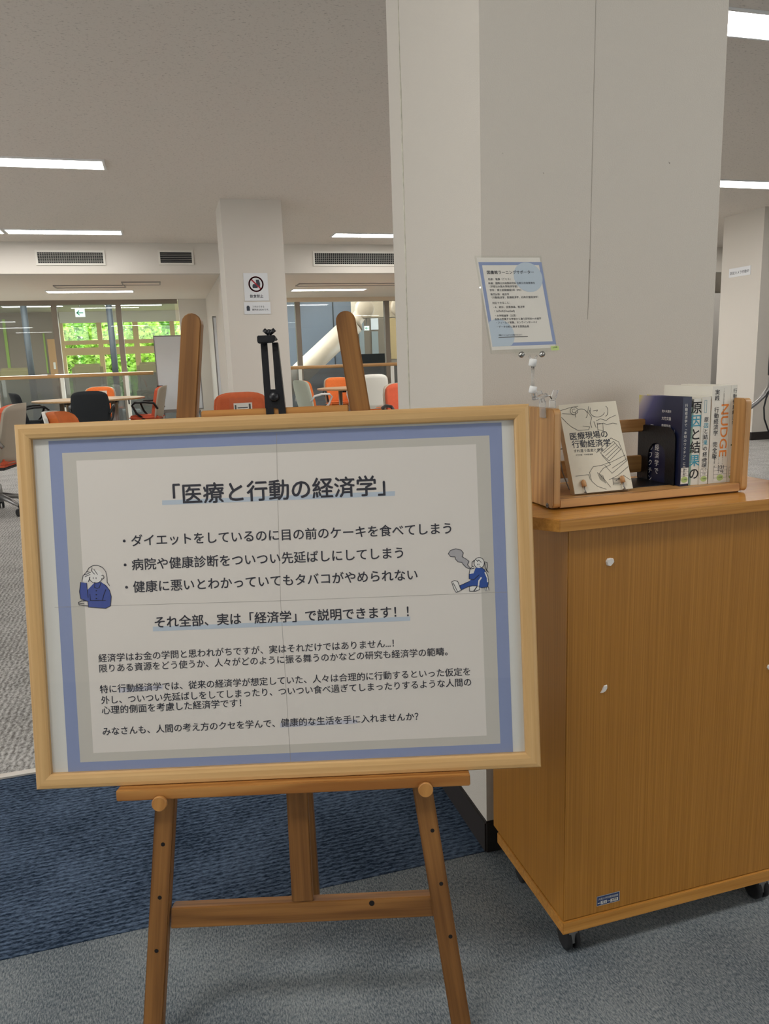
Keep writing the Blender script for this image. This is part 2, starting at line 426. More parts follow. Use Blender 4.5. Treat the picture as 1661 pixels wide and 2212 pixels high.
# the big papered pillar beside the cabinet
PX0, PX1, PY0 = .612, on_y(1553, 420, 1.414).x, 1.412
PY1 = on_x(860, 860, PX0).y; PG = on_x(880, 700, PX0).y
p = struct(slab('pillar', (PX0, PY0, .0), (PX1, PY1, ZC), 'wall_paper'))
mb = MB(); zz = 0.25
pts = [(z, random.uniform(.0025, .0050) if z < 1.75 else random.uniform(.0012, .002)) for z in [0.1+i*.035 for i in range(75)]]
for (z0, w0), (z1, w1) in zip(pts, pts[1:]):
    mb.hexa([(PX0-.001, PG-w0, z0), (PX0, PG-w0, z0), (PX0, PG+w0, z0), (PX0-.001, PG+w0, z0), (PX0-.001, PG-w1, z1), (PX0, PG-w1, z1), (PX0, PG+w1, z1), (PX0-.001, PG+w1, z1)], 'tape')
build('joint_tape', mb, p)
mb = MB(); a = on_y(1287, 0, PY0); c = on_y(1274, 560, PY0); d = on_y(1269, 690, PY0)
for q0, q1, w0, w1 in ((a, c, .00012, .0002), (c, d, .0009, .0002)):
    mb.hexa([(q0.x-w0, PY0-.0006, q0.z), (q0.x+w0, PY0-.0006, q0.z), (q0.x+w0, PY0, q0.z), (q0.x-w0, PY0, q0.z), (q1.x-w1, PY0-.0006, q1.z), (q1.x+w1, PY0-.0006, q1.z), (q1.x+w1, PY0, q1.z), (q1.x-w1, PY0, q1.z)], 'seam')
build('wallpaper_seam', mb, p)
mb = MB()
for px, py, s in ((1446, 352, .0022), (1174, 374, .0013), (1086, 331, .001)):
    q = on_y(px, py, PY0); mb.prism([(q.x-s, PY0-.0004, q.z+s), (q.x-s*.2, PY0-.0004, q.z-s), (q.x+s, PY0-.0004, q.z)], [(q.x-s, PY0, q.z+s), (q.x-s*.2, PY0, q.z-s), (q.x+s, PY0, q.z)], 'seam')
build('scuff_marks', mb, p)
def skirting(x0, y0, x1, y1, h, t, parent, m='baseboard_vinyl'):
    mb = MB(); mb.box((x0-t, y0-t, 0), (x1+t, y1+t, h), m); return build('skirting', mb, parent, bevel=.004)
skirting(PX0, PY0, PX1, PY1, .078, .006, p)
# far pillars
AX0, AX1, AY0 = .676, 1.281, 7.97
pl = struct(slab('pillar', (AX0, AY0, 0), (AX1, AY0+.62, ZC), 'wall_plain')); skirting(AX0, AY0, AX1, AY0+.62, .08, .008, pl)
BX0, BY0 = 6.95, 7.71
pr = struct(slab('pillar', (BX0, BY0, 0), (BX0+.75, BY0+.68, ZC), 'wall_plain')); skirting(BX0, BY0, BX0+.75, BY0+.68, .1, .01, pr)

# bays under the low ceiling
xw0 = on_y(388, 690, YG).x; xw1 = on_y(448, 700, YG).x
struct(slab('wall_bay', (xw0, YG-.05, 0), (xw1+.2, YG+.1, ZL), 'wall_plain'))
struct(slab('wall_partition', (xw1, YS+.1, 0), (xw1+.18, YG-.05, ZL), 'wall_plain'))
struct(slab('wall_far_right', (7.6, YG-.1, 0), (XR, YG+.1, ZL), 'wall_plain'))

def glazed(name, x0, x1, mull, zt, headm='mullion'):
    """glass front: head and sill rails, mullions, one pane per bay, a dim balustrade pane below"""
    r = bpy.data.objects.new(name, None); COL.objects.link(r); struct(r); r.location = (x0, YG, 0); ROOTLOC[r.name] = Vector((x0, YG, 0))
    mb = MB(); mb.box((x0, YG-.06, zt-.075), (x1, YG+.06, zt), headm); build('head_rail', mb, r)
    mb = MB(); mb.box((x0, YG-.05, 0), (x1, YG+.05, .09), 'mullion'); build('sill_rail', mb, r)
    for xm in mull:
        mb = MB(); mb.box((xm-.045, YG-.055, .09), (xm+.045, YG+.055, zt-.075), 'mullion'); build('mullion', mb, r)
    xs = [x0] + list(mull) + [x1]
    for a, b in zip(xs, xs[1:]):
        mb = MB(); mb.box((a+.045, YG-.006, 1.09), (b-.045, YG+.006, zt-.075), 'glass'); build('pane', mb, r)
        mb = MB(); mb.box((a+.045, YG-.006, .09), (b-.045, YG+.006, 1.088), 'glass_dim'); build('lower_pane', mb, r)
    return r
m1 = on_y(124, 730, YG).x; m2 = on_y(264, 750, YG).x
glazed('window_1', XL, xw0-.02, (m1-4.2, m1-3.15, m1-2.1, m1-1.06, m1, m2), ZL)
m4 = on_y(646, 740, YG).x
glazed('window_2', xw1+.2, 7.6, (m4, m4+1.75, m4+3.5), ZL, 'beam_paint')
# handrails on posts before the glass
def handrail(name, label, x0, x1, posts, Y):
    t = thing(name, label, 'handrail', ((x0+x1)/2, Y, 0), world=True, group='handrails before the glass')
    mb = MB(); mb.tube([(x0, Y, 1.08), (x1, Y, 1.08)], .032, 'rail_wood', 14); build('rail', mb, t)
    for xp in posts:
        mb = MB(); mb.box((xp-.03, Y-.02, 0), (xp+.03, Y+.02, 1.05), 'shell_white'); build('post', mb, t)
        mb = MB(); mb.box((xp-.012, Y-.03, .55), (xp+.012, Y-.02, .68), 'black_plastic'); build('hinge_plate', mb, t)
YH = YG-.35
handrail('handrail', 'long wooden handrail on pale posts before the left window bay', XL+.05, on_y(331, 803, YH).x, [on_y(138, 850, YH).x-1.05*k for k in range(4)] + [on_y(277, 850, YH).x], YH)
handrail('handrail', 'wooden handrail on pale posts behind the right-hand tables', xw1+.25, 7.4, [on_y(651, 850, YH).x, on_y(651, 850, YH).x+1.8, on_y(651, 850, YH).x+3.6], YH)

# ceiling strip lights
def strip(name, label, x, y, z, lx=1.25, ly=.25, group=None):
    t = thing(name, label, 'ceiling light', (x+lx/2, y, z), group=group or 'strip lights on the reading room ceiling')
    mb = MB()
    for a, b in (((-lx/2-.02, -ly/2-.015, -.012), (lx/2+.02, -ly/2, 0)), ((-lx/2-.02, ly/2, -.012), (lx/2+.02, ly/2+.015, 0)), ((-lx/2-.02, -ly/2, -.012), (-lx/2, ly/2, 0)), ((lx/2, -ly/2, -.012), (lx/2+.02, ly/2, 0))):
        mb.box(a, b, 'white_plastic')
    build('frame', mb, t)
    mb = MB(); mb.box((-lx/2, -ly/2, -.010), (lx/2, ly/2, -.001), 'diffuser'); build('diffuser', mb, t)
    return t
strip('ceiling_light', 'nearest ceiling strip light at the left edge, brightest of the left row', -1.575, 6.82, ZC)
strip('ceiling_light', 'ceiling strip light just in front of the left soffit, above the wide air grille', -1.595, 9.94, ZC)
strip('ceiling_light', 'ceiling strip light cut off by the left picture edge, end to end with another strip', -2.90, 9.94, ZC)
strip('ceiling_light', 'ceiling strip light between the sign pillar and the big pillar', 2.255, 9.93, ZC)
strip('ceiling_light', 'large glaring ceiling strip light at the top right corner', 2.42, 3.57, ZC)
strip('ceiling_light', 'ceiling strip light right of the big pillar, above the camera notice', 5.15, 6.72, ZC)
strip('ceiling_light', 'low strip light in the left window bay, over the round table', -1.61, 12.92, ZL)
strip('ceiling_light', 'low strip light in the right window bay, above the diagonal tube', 2.19, 12.95, ZL)
lamp('hall_lamp', (-5, 12.9, ZL-.03), 1.25, .24, 25); lamp('hall_lamp', (6, 12.9, ZL-.03), 1.25, .24, 25)
def hatch(label, x0, x1, y0, y1, z):
    mb = MB(); t = .018
    mb.box((x0, y0, z-.006), (x1, y1, z-.001), 'ceiling_low_board')
    for a, b in (((x0-t, y0-t), (x1+t, y0)), ((x0-t, y1), (x1+t, y1+t)), ((x0-t, y0), (x0, y1)), ((x1, y0), (x1+t, y1))): mb.box((a[0], a[1], z-.014), (b[0], b[1], z), 'grey_paint')
    tag(build('ceiling_hatch', mb), label, 'hatch', 'framed panels in the low ceiling')
hatch('small framed hatch in the low ceiling, right of the low left strip light', -.45, .05, 11.65, 11.98, ZL)
hatch('long framed panel in the low ceiling, just before the low left strip light', -1.4, -.45, 12.05, 12.32, ZL)
hatch('long framed panel in the low ceiling, before the low right strip light', 2.15, 4.2, 12.0, 12.3, ZL)

# air grilles on the soffit
def vent(label, p0, p1, nx, nz, group=None):
    a = on_y(*p0, YS); b = on_y(*p1, YS); x0, x1, z0, z1 = a.x, b.x, b.z, a.z
    t = thing('air_vent', label, 'air vent', ((x0+x1)/2, YS, z0), world=True, group='air grilles on the soffit')
    f = .025; mb = MB()
    for q, r in (((x0-f, z0-f), (x1+f, z0)), ((x0-f, z1), (x1+f, z1+f)), ((x0-f, z0), (x0, z1)), ((x1, z0), (x1+f, z1))):
        mb.box((q[0], YS-.016, q[1]), (r[0], YS, r[1]), 'vent_frame')
    build('frame', mb, t)
    mb = MB(); mb.box((x0, YS-.002, z0), (x1, YS, z1), 'vent_dark'); build('duct', mb, t)
    mb = MB()
    for k in range(1, nx):
        x = x0 + (x1-x0)*k/nx; mb.box((x-.003, YS-.012, z0), (x+.003, YS-.003, z1), 'vent_grille')
    for k in range(1, nz):
        z = z0 + (z1-z0)*k/nz; mb.box((x0, YS-.012, z-.003), (x1, YS-.003, z+.003), 'vent_grille')
    build('grille', mb, t)
vent('wide grille with square mesh high on the left soffit', (80, 545), (224, 569), 30, 7)
vent('short grille of horizontal slats left of the sign pillar', (345, 545), (415, 568), 1, 6)
vent('long fine grille on the soffit right of the sign pillar', (679, 547), (880, 571), 48, 6)

# ================================================================== BEYOND THE GLASS
YF = 25.0                                   # window wall of the hall across
def far(px, py, Y=YF): return on_y(px, py, Y)
struct(slab('floor_atrium', (-14, YG+.1, -.1), (12, YF+.2, 0), 'hall_floor'))
zc = 2.95
struct(slab('ceiling_hall', (-14, 17.2, zc), (3.2, YF+.2, zc+.1), 'hall_ceiling'))
struct(slab('ceiling_atrium', (3.2, YG+.2, 4.2), (12, YF+.2, 4.3), 'hall_ceiling'))
struct(slab('wall_atrium_top', (-14, YG+.2, ZL), (12, YG+.3, 4.3), 'wall_plain'))
struct(slab('wall_hall_left', (-14.1, YG+.2, 0), (-14, YF, 4.3), 'hall_brown'))
# window wall: solid pieces around the openings
fx0, fx1 = far(134, 740).x, far(396, 740).x
struct(slab('wall_hall', (-14, YF, 0), (fx0, YF+.15, zc), 'hall_brown'))
struct(slab('wall_hall', (fx1, YF, 0), (3.4, YF+.15, zc), 'hall_tan'))
zt, zb = far(260, 696).z, .25
struct(slab('wall_hall', (fx0, YF, zt), (fx1, YF+.15, zc), 'hall_ceiling'))
struct(slab('wall_hall', (fx0, YF, 0), (fx1, YF+.15, zb), 'hall_brown'))
wr = struct(bpy.data.objects.new('window_3', None)); COL.objects.link(wr); wr.location = (fx0, YF, 0); ROOTLOC[wr.name] = Vector((fx0, YF, 0))
for pxm, wd_ in ((134, .16), (218, .14), (296, .16), (375, .14), (396, .12)):
    x = far(pxm, 745).x; mb = MB(); mb.box((x-wd_/2, YF-.06, zb), (x+wd_/2, YF+.1, zt), 'hall_tan'); build('mullion', mb, wr)
for pyb, hh in ((738, .12), (757, .22)):
    z = far(260, pyb).z; mb = MB(); mb.box((fx0, YF-.05, z-hh/2), (fx1, YF+.09, z+hh/2), 'hall_tan'); build('transom', mb, wr)
mb = MB(); mb.box((fx0, YF+.04, zb), (fx1, YF+.05, zt), 'glass'); build('pane', mb, wr)
# slit windows and doors on the left of the hall
for i, (a, b) in enumerate((((4, 690), (24, 795)), ((92, 720), (106, 806)))):
    p0, p1 = far(*a), far(*b)
    mb = MB(); mb.box((p0.x, YF-.02, p1.z), (p1.x, YF-.01, p0.z), 'lawn')
    struct(build('window_%d' % (4+i), mb))
p0, p1 = far(102, 733), far(122, 806)
dr = struct(slab('door_1', (p0.x, YF-.08, 0), (p1.x+.2, YF-.01, p0.z), 'hall_door'))
mb = MB(); q = far(119, 790); mb.box((q.x-.03, YF-.1, q.z-.1), (q.x+.03, YF-.08, q.z+.1), 'shell_white'); build('handle_plate', mb, dr)
# hall strip lights
k = 0
for Y, xs in ((18.6, (-3.4, -.6)), (20.6, (-4.6, -2.0, .4)), (22.8, (-4.0, -1.4, .9))):
    for x in xs:
        t = strip('hall_light', ('strip light on the hall ceiling across the glass, nearest row', 'strip light on the hall ceiling across the glass, middle row', 'strip light on the hall ceiling across the glass, row by the far windows')[k], x, Y, zc, 1.5, .22, 'strip lights in the hall across the glass')
    k += 1
lamp('hall_fill_lamp', (-8, 20, zc-.05), 2, .5, 120)
# slate columns in the atrium
for label, px, Y in (('slim slate post outside the left pane of the window bay', 60, 17.5), ('slim slate post seen through the middle pane, near the exit sign', 243, 17.5)):
    x = on_y(px, 740, Y).x; mb = MB(); mb.tube([(x, Y, 0), (x, Y, 2.95)], .065, 'mullion_slate', 14); tag(build('atrium_post', mb), label, 'post')
# hanging exit sign and a smaller one
def exitsign(name, label, c, w, h, rod):
    t = thing(name, label, 'exit sign', c, world=True); x, y, z = c
    mb = MB(); mb.box((x-w/2, y-.03, z-h/2), (x+w/2, y+.03, z+h/2), 'white_plastic'); build('case', mb, t)
    mb = MB(); mb.box((x-w/2+.01, y-.034, z-h/2+.01), (x+w/2-.01, y-.03, z+h/2-.01), 'exit_face'); build('face', mb, t)
    f = Face((x, y-.035, z), (1, 0, 0), (0, 0, 1)); mb = MB()
    f.line(mb, [(w*.3, 0), (-w*.3, 0)], h*.12, 0, 'exit_green'); f.line(mb, [(-w*.08, h*.25), (-w*.32, 0), (-w*.08, -h*.25)], h*.12, 0, 'exit_green'); build('arrow', mb, t)
    if rod: mb = MB(); mb.tube([(x, y, z+h/2), (x, y, rod)], .01, 'steel_grey', 6); build('rod', mb, t)
q = on_y(173, 676, 21.5); exitsign('exit_sign', 'green and white exit sign with left arrow hanging beyond the left glass', q, .24, .21, 2.95)
q = on_y(240, 719, 22.5); exitsign('exit_sign', 'tiny hanging sign before the far green windows', q, .16, .14, 2.95)
# armchairs by the far windows
def armchair(label, px, py, Y, w):
    q = on_y(px, py, Y); t = thing('armchair', label, 'armchair', (q.x, Y, 0), group='armchairs by the far windows')
    mb = MB(); mb.box((-w/2, -.1, .35), (w/2, .12, q.z), 'armchair'); build('backrest', mb, t, bevel=.08, seg=3)
    mb = MB(); mb.box((-w/2, .1, .0), (w/2, .75, .45), 'armchair'); build('seat', mb, t, bevel=.05)
    for s in (-1, 1):
        mb = MB(); mb.box((s*w/2-.07, 0, .1), (s*w/2+.07, .7, .65), 'armchair'); build('armrest', mb, t, bevel=.04)
    return t
armchair('wide olive armchair with high back before the far green windows', 188, 786, 21.5, .78)
armchair('olive armchair partly hidden by the left whiteboard', 324, 782, 21.5, .7)
armchair('olive armchair seen through the leftmost pane', 32, 795, 21.5, .8)
# greenery outside
struct(slab('lawn', (-40, YF+.2, -.1), (40, 60, .0), 'lawn'))
def tree(label, x, y, h, rad, lm, seed):
    rnd = random.Random(seed); t = thing('tree', label, 'tree', (x, y, 0), group='trees outside the far windows')
    mb = MB(); mb.tube([(0, 0, 0), (.05, 0, h*.3), (-.03, .05, h*.6)], [.12, .09, .04], 'bark', 8); build('trunk', mb, t)
    mb = MB()
    for k in range(2600):
        th = rnd.uniform(0, 6.283); u = rnd.uniform(-1, 1); rr = rnd.uniform(.45, 1)**.5
        s = math.sqrt(1-u*u)
        c = Vector((rad*rr*s*math.cos(th), rad*rr*s*math.sin(th), h*.5 + h*.48*rr*u))
        d = Vector((rnd.uniform(-1, 1), rnd.uniform(-1, 1), rnd.uniform(-.6, .6))).normalized(); e = d.cross(Vector((rnd.uniform(-1, 1), rnd.uniform(-1, 1), rnd.uniform(-1, 1)))).normalized()
        L0 = rnd.uniform(.10, .2)
        mb.poly([c-d*L0, c+e*L0*.5, c+d*L0, c-e*L0*.5], lm)
    build('foliage', mb, t)
for i, (px, Y, h, rad, lm) in enumerate(((128, 28, 3.6, .56, 'leaf'), (222, 28, 3.5, .56, 'leaf'), (316, 28, 3.6, .56, 'leaf'), (410, 28, 3.6, .56, 'leaf'), (175, 31.5, 4.6, .66, 'leaf_dark'), (271, 31.5, 4.4, .66, 'leaf'), (366, 31.5, 4.6, .66, 'leaf_dark'), (120, 35, 5, .68, 'leaf_dark'), (222, 35, 5, .68, 'leaf'), (318, 35, 5, .68, 'leaf'), (420, 35, 5, .68, 'leaf'))):
    tree('leafy green tree outside the far hall windows', on_y(px, 760, Y).x, Y, h, rad, lm, i)
struct(slab('facade', (-4, 42, 0), (1.5, 43, 3.2), 'facade'))

# right-hand atrium: slate panel wall, diagonal tube brace, beam, glazed block
YP = 18.0
xp0, xp1 = on_y(560, 760, YP).x, on_y(766, 760, YP).x
pw = struct(slab('wall_atrium', (xp0-.6, YP, 0), (xp1, YP+.15, 4.2), 'atrium_panel'))
x = on_y(722, 740, YP).x; mb = MB(); mb.box((x-.012, YP-.01, 0), (x+.012, YP, 4.2), 'mullion_slate'); build('panel_joint', mb, pw)
z = on_y(700, 806, YP).z; mb = MB(); mb.box((xp0-.6, YP-.01, z-.01), (xp1, YP, z+.01), 'mullion_slate'); build('panel_joint', mb, pw)
YT = 16.6
c0 = on_y(640, 815, YT); c = on_y(764, 699, YT); c2 = on_y(786, 668, YT); d_ = (c0-c).normalized(); a = c0 + d_*((.0-c0.z)/d_.z)
t = thing('tube_brace', 'thick cream diagonal tube brace behind the right-hand glass', 'brace', (a.x, YT, 0), world=True)
mb = MB(); mb.tube([a, c], .235, 'tube_paint', 28); build('tube', mb, t)
mb = MB(); mb.tube([c, c + (c2-c)*.25, c2], [.235, .15, .14], 'tube_paint', 24); build('end_piece', mb, t)
mb = MB(); mb.lathe((c2.x, YT+.12, c2.z), (0, -1, 0), [(0, .21), (.24, .21), (.27, .18), (.28, .02)], 'tube_paint', 28); build('joint_disc', mb, t)
p0, p1 = on_y(766, 640, 17.2), on_y(930, 683, 17.2)
tag(slab('steel_beam', (p0.x, 17.2, p1.z), (p1.x+3, 17.6, p0.z+.6), 'beam_paint'), 'broad cream beam above the glazed block at the right bay', 'beam')
q = on_y(862, 663, 17.2); mb = MB(); mb.lathe((q.x, 17.2, q.z), (0, -1, 0), [(0, .22), (.1, .22), (.12, .18), (.13, .02)], 'tube_paint', 24); tag(build('steel_disc', mb), 'round cream end plate on the beam beside the big pillar', 'end plate')
# glazed block behind the beam
YK = 20.5
struct(slab('wall_block', (xp1, YK, 0), (12, YK+.2, 4.2), 'hall_brown'))
for i, (ax, bx, top, bot, mt) in enumerate(((774, 788, 684, 775, 'facade'), (800, 817, 684, 712, 'board_white'), (802, 818, 716, 775, 'facade'), (836, 858, 684, 775, 'hall_tan'))):
    p0, p1 = on_y(ax, top, YK), on_y(bx, bot, YK); struct(slab('window_%d' % (6+i), (p0.x, YK-.03, p1.z), (p1.x, YK-.01, p0.z), mt))
q = on_y(792, 709, 19.5); exitsign('exit_sign', 'small green exit sign deep behind the right-hand glass', q, .13, .12, 4.2)
lamp('atrium_lamp', (5.5, 18.5, 4.0), 2, .6, 45); lamp('atrium_lamp', (3.8, 16.2, 4.0), 2, .6, 22)
p0, p1 = on_y(780, 765, 17.6), on_y(846, 806, 17.6)
tag(slab('dark_cabinet', (p0.x, 17.6, 0), (p1.x, 18.1, p0.z), 'vent_dark'), 'dark low cabinet behind the right-hand glass and rail', 'cabinet')

# ================================================================== FURNITURE BEYOND THE EASEL
def bar(mb, pts, r, m): mb.tube(pts, r, m, 10)
def chair(label, shellm, padm, seatm, armm, backh=.46, top=.88, mesh=False, group=None, card=False):
    """swivel meeting chair facing +Y at the origin"""
    t = thing('meeting_chair', label, 'chair', (0, 0, 0), group='meeting chairs around the study tables')
    def panel(name, w, h, z0, y0, th, m, lean=.10, curve=.055):
        mb = MB(); nx, nz = 10, 8; i = mb.mi(m); G = []
        for side in (0, 1):
            g = []
            for kz in range(nz+1):
                row = []
                tz = kz/nz
                for kx in range(nx+1):
                    s = -1 + 2*kx/nx
                    # rounded corners
                    ww = w/2*(1 - .16*max(0, (tz-.55)/.45)**3 - .10*max(0, (.35-tz)/.35)**2)
                    zz = z0 + h*tz - (.03*abs(s)**4 if tz > .9 else 0)
                    y = y0 - lean*tz + curve*s*s + (th if side else 0)
                    row.append(mb.bm.verts.new((s*ww, y, zz)))
                g.append(row)
            G.append(g)
        for side in (0, 1):
            for kz in range(nz):
                for kx in range(nx):
                    f = mb.bm.faces.new((G[side][kz][kx], G[side][kz][kx+1], G[side][kz+1][kx+1], G[side][kz+1][kx])); f.material_index = i; f.smooth = True
        rim = [G[0][0][k] for k in range(nx+1)] + [G[0][k][nx] for k in range(1, nz+1)] + [G[0][nz][k] for k in range(nx-1, -1, -1)] + [G[0][k][0] for k in range(nz-1, 0, -1)]
        rim2 = [G[1][0][k] for k in range(nx+1)] + [G[1][k][nx] for k in range(1, nz+1)] + [G[1][nz][k] for k in range(nx-1, -1, -1)] + [G[1][k][0] for k in range(nz-1, 0, -1)]
        for k in range(len(rim)):
            mb.bm.faces.new((rim[k], rim[(k+1) % len(rim)], rim2[(k+1) % len(rim)], rim2[k])).material_index = i
        return build(name, mb, t)
    panel('back_shell', .49, backh+.01, top-backh-.01, -.20, .018, shellm)
    panel('backrest', .45, backh-.01, top-backh+.005, -.178, .045, padm)
    mb = MB(); mb.box((-.235, -.2, .40), (.235, .25, .465), seatm); build('seat', mb, t, bevel=.028, seg=3)
    mb = MB(); mb.box((-.2, -.17, .375), (.2, .2, .402), 'black_plastic'); build('seat_pan', mb, t, bevel=.01)
    for s in (-1, 1):
        mb = MB(); mb.tube([(s*.235, -.19, .56), (s*.275, -.15, .64), (s*.285, -.02, .665), (s*.285, .12, .66), (s*.275, .17, .62), (s*.25, .12, .5), (s*.2, .02, .40)], .017, armm, 10)
        build('armrest', mb, t)
    mb = MB(); mb.lathe((0, 0, .1), (0, 0, 1), [(0, .05), (.14, .045), (.15, .028), (.28, .028)], 'steel_grey', 16); build('column', mb, t)
    for k in range(5):
        a = 2*math.pi*k/5 + .3; d = Vector((math.cos(a), math.sin(a), 0))
        mb = MB(); mb.tube([d*.03+Vector((0, 0, .15)), d*.16+Vector((0, 0, .125)), d*.29+Vector((0, 0, .085))], [.028, .022, .015], 'steel_grey', 8); build('base_leg', mb, t)
        mb = MB(); s = Vector((-d.y, d.x, 0))
        for q in (-1, 1): mb.lathe(d*.29+Vector((0, 0, .03))+s*(.006 if q > 0 else -.024), s, [(0, .02), (.002, .03), (.016, .03), (.018, .02)], 'rubber', 14)
        mb.tube([d*.29+Vector((0, 0, .04)), d*.29+Vector((0, 0, .085))], .008, 'rubber', 6)
        build('caster', mb, t)
    if card == 'paper':
        mb = MB(); mb.box((-.11, -.128, top-.13), (.11, -.125, top-.07), 'tag_white'); c = build('paper_tag', mb, t); c.location = (0, -.03, 0)
        tag(c, 'white paper tag taped to the orange backrest')
    return t
PI = math.pi
C1 = chair('black backed chair with coral seat seen from behind at the left round table', 'black_fabric', 'black_fabric', 'coral_fabric', 'black_plastic', top=.875)
q = on_y(201, 900, 11.15); C1.location = (q.x, 11.15, 0); C1.rotation_euler.z = 0
C2 = chair('orange chair with a white paper tag facing us across the left round table', 'shell_grey', 'orange_fabric', 'orange_fabric', 'black_plastic', top=.89, card='paper')
q = on_y(213, 840, 13.15); C2.location = (q.x, 13.15, 0); C2.rotation_euler.z = PI
def recolor(o, **kw):
    for ch in o.children:
        n = ch.name.split('.')[0]
        if n in kw: ch.data = ch.data.copy(); ch.data.materials[0] = MATS[kw[n]]
def place(src, label, x, y, rot, **kw):
    o = dup(src, (x, y, 0), rot, label)
    for ch in list(o.children):
        if ch.name.startswith('paper_tag'): bpy.data.objects.remove(ch)
    recolor(o, **kw); return o
q = on_y(88, 880, 11.9); place(C1, 'black chair seen from the side at the left end of the left round table', q.x-.10, 11.9, -PI/2+.25, seat='black_fabric')
q = on_y(322, 870, 12.0); place(C2, 'grey shelled chair with a coral pad at the right end of the left round table', q.x-.02, 12.0, PI/2-.2, backrest='coral_fabric', seat='coral_fabric')
place(C2, 'big coral chair with beige shell at the left picture edge behind the poster frame', -1.40, 6.70, PI/2-.18, backrest='coral_fabric', seat='coral_fabric', back_shell='shell_grey', armrest='chrome')
q = on_y(118, 893, 4.9); place(C2, 'orange chair with white arms just above the top left of the poster frame', q.x+.24, 4.86, -PI/2-.14, armrest='white_plastic', back_shell='shell_white')
q = on_y(672, 850, 12.0); place(C2, 'orange chair with pale green shell at the left end of the right-hand table', q.x+.02, 11.9, -PI/2+.35, back_shell='shell_green', armrest='white_plastic')
q = on_y(734, 840, 13.2); place(C2, 'orange chair behind the right-hand table, next to the tube brace', q.x, 13.2, PI, backrest='orange_fabric')
q = on_y(797, 840, 10.9); CW = place(C2, 'white shelled chair with orange pad seen from behind, right of the easel top', q.x, 10.95, .05, back_shell='shell_white', armrest='white_plastic')
CW.scale.z = 1.07
q = on_y(878, 870, 7.6); place(C2, 'coral chair half hidden behind the left edge of the big pillar', q.x+.06, 7.6, PI+.1, backrest='coral_fabric', seat='coral_fabric')
q = on_y(525, 870, 6.75); CM = place(C2, 'rust orange chair standing in front of the sign pillar, behind the black easel clamp', q.x, 6.75, PI, backrest='rust_fabric', seat='rust_fabric', back_shell='rust_fabric')
# clear card stand in front of that chair's back, on a small side table
def round_table(label, x, y, r, h):
    t = thing('round_table', label, 'table', (x, y, 0), group='round tables in the window bays')
    mb = MB(); mb.lathe((0, 0, h-.028), (0, 0, 1), [(0, r-.02), (.004, r), (.024, r), (.028, r-.006)], 'table_wood', 56)
    build('tabletop', mb, t, grain=(1, 0, 0))
    for k in range(4):
        a = PI/4 + PI/2*k; d = Vector((math.cos(a), math.sin(a), 0))*r*.62
        mb = MB(); mb.tube([d+Vector((0, 0, .0)), d+Vector((0, 0, h-.03))], .032, 'steel_grey', 14); build('leg', mb, t)
    mb = MB(); mb.box((-r*.5, -.03, h-.075), (r*.5, .03, h-.03), 'black_plastic'); build('under_frame', mb, t)
    return t
round_table('round pale wood table on grey legs in the left window bay', on_y(193, 862, 12.2).x, 12.2, .80, .735)
round_table('round wood table in the right window bay, partly behind the big pillar', on_y(790, 838, 12.1).x, 12.1, .80, .735)
q = on_y(521, 873, 6.55)
t = thing('card_stand', 'clear acrylic card stand with a white card against the rust orange chair', 'card stand', (q.x, 6.55, q.z-.06), world=True)
mb = MB(); mb.box((q.x-.10, 6.545, q.z-.075), (q.x+.10, 6.55, q.z+.055), 'acrylic'); build('holder', mb, t)
mb = MB(); mb.box((q.x-.065, 6.540, q.z-.07), (q.x+.09, 6.544, q.z+.01), 'tag_white'); c = build('card', mb, t)
f = Face((q.x, 6.539, q.z), (1, 0, 0), (0, 0, 1)); mb = MB()
f.line(mb, [(-.03, -.03), (.05, -.028)], .008, 0, 'ink'); f.line(mb, [(-.05, -.045), (-.05, -.01)], .014, 0, 'ink_grey'); f.line(mb, [(.07, -.045), (.07, -.005)], .016, 0, 'ink_grey'); build('lettering', mb, t)

def whiteboard(label, x0, x1, ztop, zbot, Y, eraser=None):
    t = thing('whiteboard', label, 'whiteboard', ((x0+x1)/2, Y, 0), world=True, group='mobile whiteboards')
    mb = MB(); mb.box((x0, Y-.015, zbot), (x1, Y+.015, ztop), 'board_white'); build('panel', mb, t)
    mb = MB()
    for a, b in (((x0-.015, zbot-.02), (x1+.015, zbot)), ((x0-.015, ztop), (x1+.015, ztop+.02)), ((x0-.015, zbot), (x0, ztop)), ((x1, zbot), (x1+.015, ztop))):
        mb.box((a[0], Y-.02, a[1]), (b[0], Y+.02, b[1]), 'steel_grey')
    build('frame', mb, t)
    mb = MB(); mb.box((x0+.05, Y-.09, zbot-.05), (x1-.05, Y-.02, zbot-.02), 'steel_grey'); build('pen_tray', mb, t)
    for xx in (x0+.05, x1-.05):
        mb = MB(); mb.tube([(xx, Y+.0, zbot-.03), (xx, Y, .06)], .018, 'steel_grey', 10); mb.tube([(xx, Y-.3, .05), (xx, Y+.3, .05)], .016, 'steel_grey', 10); build('stand_leg', mb, t)
        for s in (-1, 1):
            mb = MB(); mb.lathe((xx-.012, Y+s*.28, .03), (1, 0, 0), [(0, .02), (.003, .03), (.02, .03), (.024, .02)], 'rubber', 14); build('caster', mb, t)
    if eraser:
        q = on_y(*eraser, Y-.04); mb = MB(); mb.box((q.x-.06, Y-.045, q.z-.06), (q.x+.035, Y-.016, q.z+.06), 'black_plastic'); build('eraser', mb, t)
        mb = MB(); mb.box((q.x+.035, Y-.045, q.z-.08), (q.x+.07, Y-.016, q.z+.07), 'board_white'); build('eraser_cap', mb, t)
    return t
YW = 12.9
a, b = on_y(331, 728, YW), on_y(349, 888, YW); e = on_y(412, 730, YW)
